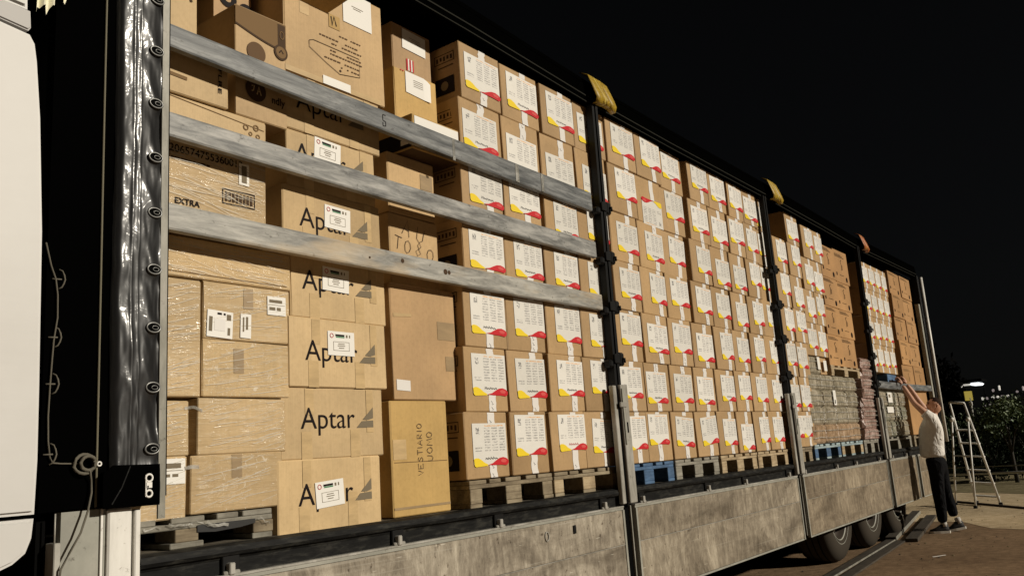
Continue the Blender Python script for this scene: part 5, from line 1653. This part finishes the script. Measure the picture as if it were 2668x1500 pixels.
for s_ in (-1, 1):
    mb = MB(); mb.ring((.012, .076 * s_, .0), .017, .029, .007, M['skin'], 14)
    mb.lathe([(0, -.003), (.017, .0)], (.012, .074 * s_, 0), M['skin'], 10); mb.build('ear', HD)
hm = bmesh.new()
bmesh.ops.create_uvsphere(hm, u_segments=24, v_segments=18, radius=1.0)
kill = [v for v in hm.verts if v.co.z < .42 - .75 * max(0, v.co.x + .05) or (v.co.x < -.45 and v.co.z < .66)]
bmesh.ops.delete(hm, geom=kill, context='VERTS')
for v in hm.verts: v.co = Vector((v.co.x * .102, v.co.y * .080, v.co.z * .123))
me = bpy.data.meshes.new('hair'); hm.to_mesh(me); hm.free()
for p in me.polygons: p.use_smooth = True
me.materials.append(M['hair'])
link('hair', me, HD)
# hands closed on the slat
for (hx, hy, hz) in ((-.168, -.10, 2.06), (-.113, .115, 2.075)):
    pts = [(hx, hy, hz - .02, .024), (hx - .014, hy, hz + .045, .020, .034)]
    ed = [(0, 1)]
    for q in range(4):
        b = len(pts)
        yy = hy - .030 + .020 * q
        L = (.9, 1.0, .96, .8)[q]
        pts += [(hx - .022, yy, hz + .065, .010), (hx - .038, yy, hz + .065 + .028 * L, .009), (hx - .060, yy, hz + .062 + .030 * L, .0085), (hx - .078, yy, hz + .045 + .018 * L, .008)]
        ed += [(1, b), (b, b + 1), (b + 1, b + 2), (b + 2, b + 3)]
    b = len(pts)
    pts += [(hx - .010, hy - .036, hz + .02, .011), (hx - .030, hy - .046, hz + .03, .010), (hx - .048, hy - .040, hz + .03, .009)]
    ed += [(0, b), (b, b + 1), (b + 1, b + 2)]
    skin_obj('hand', pts, ed, M['skin'], P, 1, 0)
# shirt: torso with short sleeves over the body
sh = [(.078, 0, .99, .152, .172), (.080, 0, 1.08, .150, .175), (.090, 0, 1.20, .140, .172), (.108, 0, 1.36, .138, .180), (.135, 0, 1.49, .122, .165), (.165, 0, 1.565, .075, .085), (.178, 0, 1.588, .064, .066),
      (.125, -.165, 1.555, .082), (.072, -.185, 1.618, .075), (.058, -.186, 1.636, .070), (.125, .165, 1.575, .080), (.085, .180, 1.65, .073), (.072, .182, 1.672, .070)]
ed = [(0, 1), (1, 2), (2, 3), (3, 4), (4, 5), (5, 6), (4, 7), (7, 8), (8, 9), (4, 10), (10, 11), (11, 12)]
so = skin_obj('t_shirt', sh, ed, M['shirt'], P, 2, 0)
mb = MB()
for q in range(3):                                    # printed stripes on the back
    mb.tube([(.205 + .006 * q, -.10 + .0 * q, 1.32 - .03 * q), (.222, -.055, 1.26 - .03 * q), (.228, -.0, 1.215 - .03 * q)], .004, M['ink_faint'], 6)
mb.build('shirt_stripes', P)
tr_ = [(.125, 0, 1.04, .118, .150), (.120, 0, .93, .125, .155), (.095, -.085, .86, .110, .10), (.078, -.09, .60, .092), (.080, -.09, .34, .078), (.072, -.09, .125, .066),
       (.150, .085, .86, .110, .10), (.165, .10, .60, .088), (.205, .10, .36, .074), (.228, .10, .19, .064)]
ed = [(0, 1), (1, 2), (2, 3), (3, 4), (4, 5), (1, 6), (6, 7), (7, 8), (8, 9)]
skin_obj('trousers', tr_, ed, M['trousers'], P, 2, 1)
for (fx, fy, fz, tilt) in ((.02, -.09, 0.0, 0.0), (.225, .10, .012, .16)):
    mb = MB()
    out = [(-.125, -.02), (-.135, .0), (-.125, .025), (-.08, .043), (0, .040), (.07, .034), (.115, .030), (.128, 0), (.115, -.030), (.07, -.034), (0, -.040), (-.08, -.040)]
    def ringz(z, sc, dx=0): return [(x * sc + dx, y * sc, z) for x, y in out]
    lay = [ringz(.0, 1.04), ringz(.030, 1.07)]
    n = len(out)
    vs = lay[0] + lay[1]
    fs = [tuple(range(n))[::-1], tuple(range(n, 2 * n))] + [(i, (i + 1) % n, n + (i + 1) % n, n + i) for i in range(n)]
    so_ = MB(); so_.add(vs, fs, M['sole'])
    up = [ringz(.0305, .97), [(x * .93, y * .95, .05 + max(0, x) * .15) for x, y in out], [(max(x * .80, -.07) + .012, y * .85, .065 + .30 * max(0, x * .8 + .03)) for x, y in out], [(x * .34 + .065, y * .85, .115) for x, y in out]]
    vs = [p for l in up for p in l]; fs = [tuple(range(n))[::-1], tuple(range(3 * n, 4 * n))]
    for j in range(3):
        fs += [(j * n + i, j * n + (i + 1) % n, (j + 1) * n + (i + 1) % n, (j + 1) * n + i) for i in range(n)]
    shoe = MB().add(vs, fs, M['shoe'], True).build('sneaker', P, (fx, fy, fz))
    shoe.rotation_euler = (0, -tilt, R(8))
    so_.build('rubber_sole', shoe)
    MB().tube([(.068, 0, .085), (.06, 0, .16)], .040, M['sock'], 10).build('sock', shoe)

# ------------------------------------------------------------------ background at the right
def foliage(name, center, radii, n, mats, label, cat, group=None, size=(.05, .12), trunk=None, seed=1, shell=.55):
    rg = random.Random(seed)
    base = Vector((center[0], center[1], GZ))
    o = thing(name, base, label, cat, group)
    mb = MB()
    clumps = []
    for k in range(26):
        a = rg.uniform(0, 2 * math.pi); h = rg.uniform(-1, 1); q = rg.uniform(shell, 1.0) * math.sqrt(max(0, 1 - h * h * .8))
        clumps.append((Vector((q * math.cos(a) * radii[0], q * math.sin(a) * radii[1], h * radii[2])), rg.uniform(.18, .36)))
    for i in range(n):
        c, s_ = rg.choice(clumps)
        p = c + Vector((rg.gauss(0, 1) * s_ * radii[0], rg.gauss(0, 1) * s_ * radii[1], rg.gauss(0, 1) * s_ * radii[2])) * .7
        p += Vector(center) - base
        if p.z < .02: continue
        d1 = Vector((rg.gauss(0, 1), rg.gauss(0, 1), rg.gauss(0, 1))).normalized()
        d2 = d1.cross(Vector((rg.gauss(0, 1), rg.gauss(0, 1), rg.gauss(0, 1)))).normalized()
        L = rg.uniform(*size); W_ = L * rg.uniform(.28, .5)
        mb.add([p - d1 * L * .5, p + d2 * W_ * .5, p + d1 * L * .5, p - d2 * W_ * .5], [(0, 1, 2, 3)], mats[1] if rg.random() < (.06 + .60 * max(0, min(1, (p.z - (center[2] - GZ)) / max(radii[2], .01)))) else mats[0])  # second leaf colour thickens upward, painting light onto the crown tops
    mb.build('crown', o)
    m2 = MB()
    hgt = (trunk or .6)
    m2.tube([(0, 0, 0), (.02, .01, hgt * .5), (0, 0, hgt)], [.05, .04, .025], M['bark'], 7)
    for k in range(6):
        a = k * 1.05
        m2.tube([(0, 0, hgt * .6), (math.cos(a) * radii[0] * .3, math.sin(a) * radii[1] * .3, hgt), (math.cos(a) * radii[0] * .6, math.sin(a) * radii[1] * .6, hgt + radii[2] * .5)], [.025, .015, .006], M['bark'], 5)
    m2.build('trunk', o)
    return o
foliage('hedge_bush', (22.8, .70, 1.05), (.7, .62, .72), 5200, (M['leaf_shaded'], M['leaf']), 'dark leafy bush behind the step ladder', 'bush', 'bushes behind the barrier', (.05, .11), .7, 3)
foliage('hedge_bush', (23.4, -.25, 1.12), (.8, .75, .80), 6000, (M['leaf_shaded'], M['leaf']), 'dark bush with light painted into its upper leaves at the right edge', 'bush', 'bushes behind the barrier', (.05, .12), .7, 5)
foliage('hedge_bush', (24.5, 1.60, .95), (.8, .7, .70), 4200, (M['leaf_shaded'], M['leaf']), 'low dark bush seen between the man and the step ladder', 'bush', 'bushes behind the barrier', (.05, .11), .6, 8)
foliage('hedge_bush', (22.0, .10, 1.60), (.40, .55, .36), 1500, (M['leaf'], M['leaf_pale']), 'pale arching leaf sprays above the bush at the right edge', 'bush', 'bushes behind the barrier', (.06, .14), 1.2, 11)
foliage('dark_tree', (62, 8.75, 3.2), (1.5, 1.0, 2.4), 8000, (M['far_black'], M['far_black']), 'tall unlit tree standing black behind the man', 'tree', None, (.25, .5), 2.5, 21)
# barrier rails
bar = thing('pipe_barrier', (21.5, .0, GZ), 'low white pipe barrier in front of the dark bushes', 'barrier')
MB().tube([(0, 1.55, .275), (0, -2.6, .25)], .028, M['paper'], 8).build('pipe_rail', bar)
for y in (1.5, -.9, -2.5): MB().tube([(0.03, y, 0), (0.03, y, .30)], .025, M['alu_grey'], 8).build('post', bar)
MB().tube([(.3, 1.55, .42), (.3, -2.6, .40)], .014, M['alu_grey'], 8).build('wire_rail', bar)
bar2 = thing('hand_rail', (23.6, .0, GZ), 'pale upper handrail running over the bush at the right edge', 'railing')
MB().tube([(0, .38, 1.98), (0, -2.5, 2.02)], .026, M['alu'], 8).build('pipe_rail', bar2)
for y in (.34, -2.4): MB().tube([(0.03, y, 0), (0.03, y, 1.99)], .025, M['alu_grey'], 8).build('post', bar2)
# yellow sign on its post
sg = thing('sign_post', (23.0, .99, GZ), 'small square yellow sign on a post beyond the ladder', 'sign')
o = MB().cbox(-.012, .012, -.105, .105, 2.03, 2.27, M['sign_yellow'], .004).build('sign_board', sg); o.rotation_euler = (0, 0, R(38))
MB().tube([(.03, -.02, 0), (.03, -.02, 2.1)], .03, M['alu_grey'], 8).build('post', sg)
MB().cbox(-.03, .03, -.065, .015, 1.90, 2.00, M['alu_white'], .01).build('bracket', sg)
# thin dark line on the pale yard
tag(MB().box(-2.0, 2.0, -.02, .02, 0, .03, M['plank_dark']).build('dark_ground_line', None, (15.45, -.42, GZ + .004)), kind='structure').rotation_euler = (0, 0, math.atan2(.91, 1.14))
# far lights of the town
def far_lamp(x, y, z, w, h, mt, label, name='distant_lamp', cat='lamp'):
    o = thing(name, (x, y, GZ), label, cat, 'far lights of the town')
    MB().tube([(.2, 0, 0), (.2, 0, z - GZ)], .08, M['far_black'], 6).build('pole', o)
    MB().cbox(-.15, .15, -w / 2, w / 2, z - GZ - h / 2, z - GZ + h / 2, M[mt], min(w, h) * .3).build('lamp_head', o)
    return o
cn_ = thing('lit_canopy', (150, 20.9, GZ), 'bright white lit canopy far away above the yellow sign', 'canopy', 'far lights of the town')
MB().cbox(-2, 2, -1.65, -.2, 7.40, 7.80, M['lamp_white'], .2).build('lamp_panel', cn_)
MB().cbox(-.5, .5, -.05, 1.0, 7.5, 7.75, M['lamp_warm'], .1).build('lamp_panel', cn_)
MB().cbox(-.5, .5, 1.15, 1.6, 7.3, 7.75, M['lamp_warm'], .15).build('lamp_panel', cn_)
MB().box(-2.4, 2.4, -2.0, 1.7, 7.9, 8.3, M['far_black']).build('roof', cn_)
for y in (-1.8, 1.5): MB().tube([(0, y, 0), (0, y, 7.2)], .12, M['far_black'], 6).build('post', cn_)
FL_ = [(19.55, 5.38, .38, .6, 'lamp_warm', 'white pair lamp nearest the yellow sign'), (18.91, 5.38, .36, .55, 'lamp_dim', 'dim pinkish lamp right of the first far white lamp'), (18.1, 5.42, .55, .45, 'lamp_warm', 'round white far lamp in the middle of the row'),
       (17.42, 5.45, .45, .45, 'lamp_warm', 'white far lamp just left of the handrail end'), (17.9, 6.5, .4, .6, 'lamp_dim', 'dim far lamp raised above the middle of the row'), (17.0, 6.8, .32, 1.0, 'lamp_warm', 'tall narrow far lamp above the handrail end'),
       (16.05, 5.5, .4, .4, 'lamp_warm', 'small white far lamp over the handrail'), (16.75, 5.55, .6, .25, 'lamp_dim', 'flat dim far lamp over the handrail'), (14.7, 6.0, .45, .45, 'lamp_dim', 'lone far lamp near the right edge'), (13.85, 6.4, .3, .9, 'lamp_dim', 'slim far lamp at the right edge of the photo'),
       (22.9, 6.4, .25, .4, 'lamp_dim', 'faint far lamp left of the yellow sign')]
for (y, z, w, h, mt, lab) in FL_: far_lamp(150, y, z, w * .8, h * .75, mt, lab)
hb = thing('distant_building', (158, 18.9, GZ), 'dark far building with a faint row of lit windows under the lamps', 'building', 'far lights of the town')
MB().box(0, 6, -3.5, 2.2, 0, 4.7, M['far_black']).build('wall', hb)
for k in range(5):
    MB().box(-.05, -.005, -.9 + .55 * k, -.55 + .55 * k, 4.25, 4.55, M['lamp_dim']).build('window', hb)
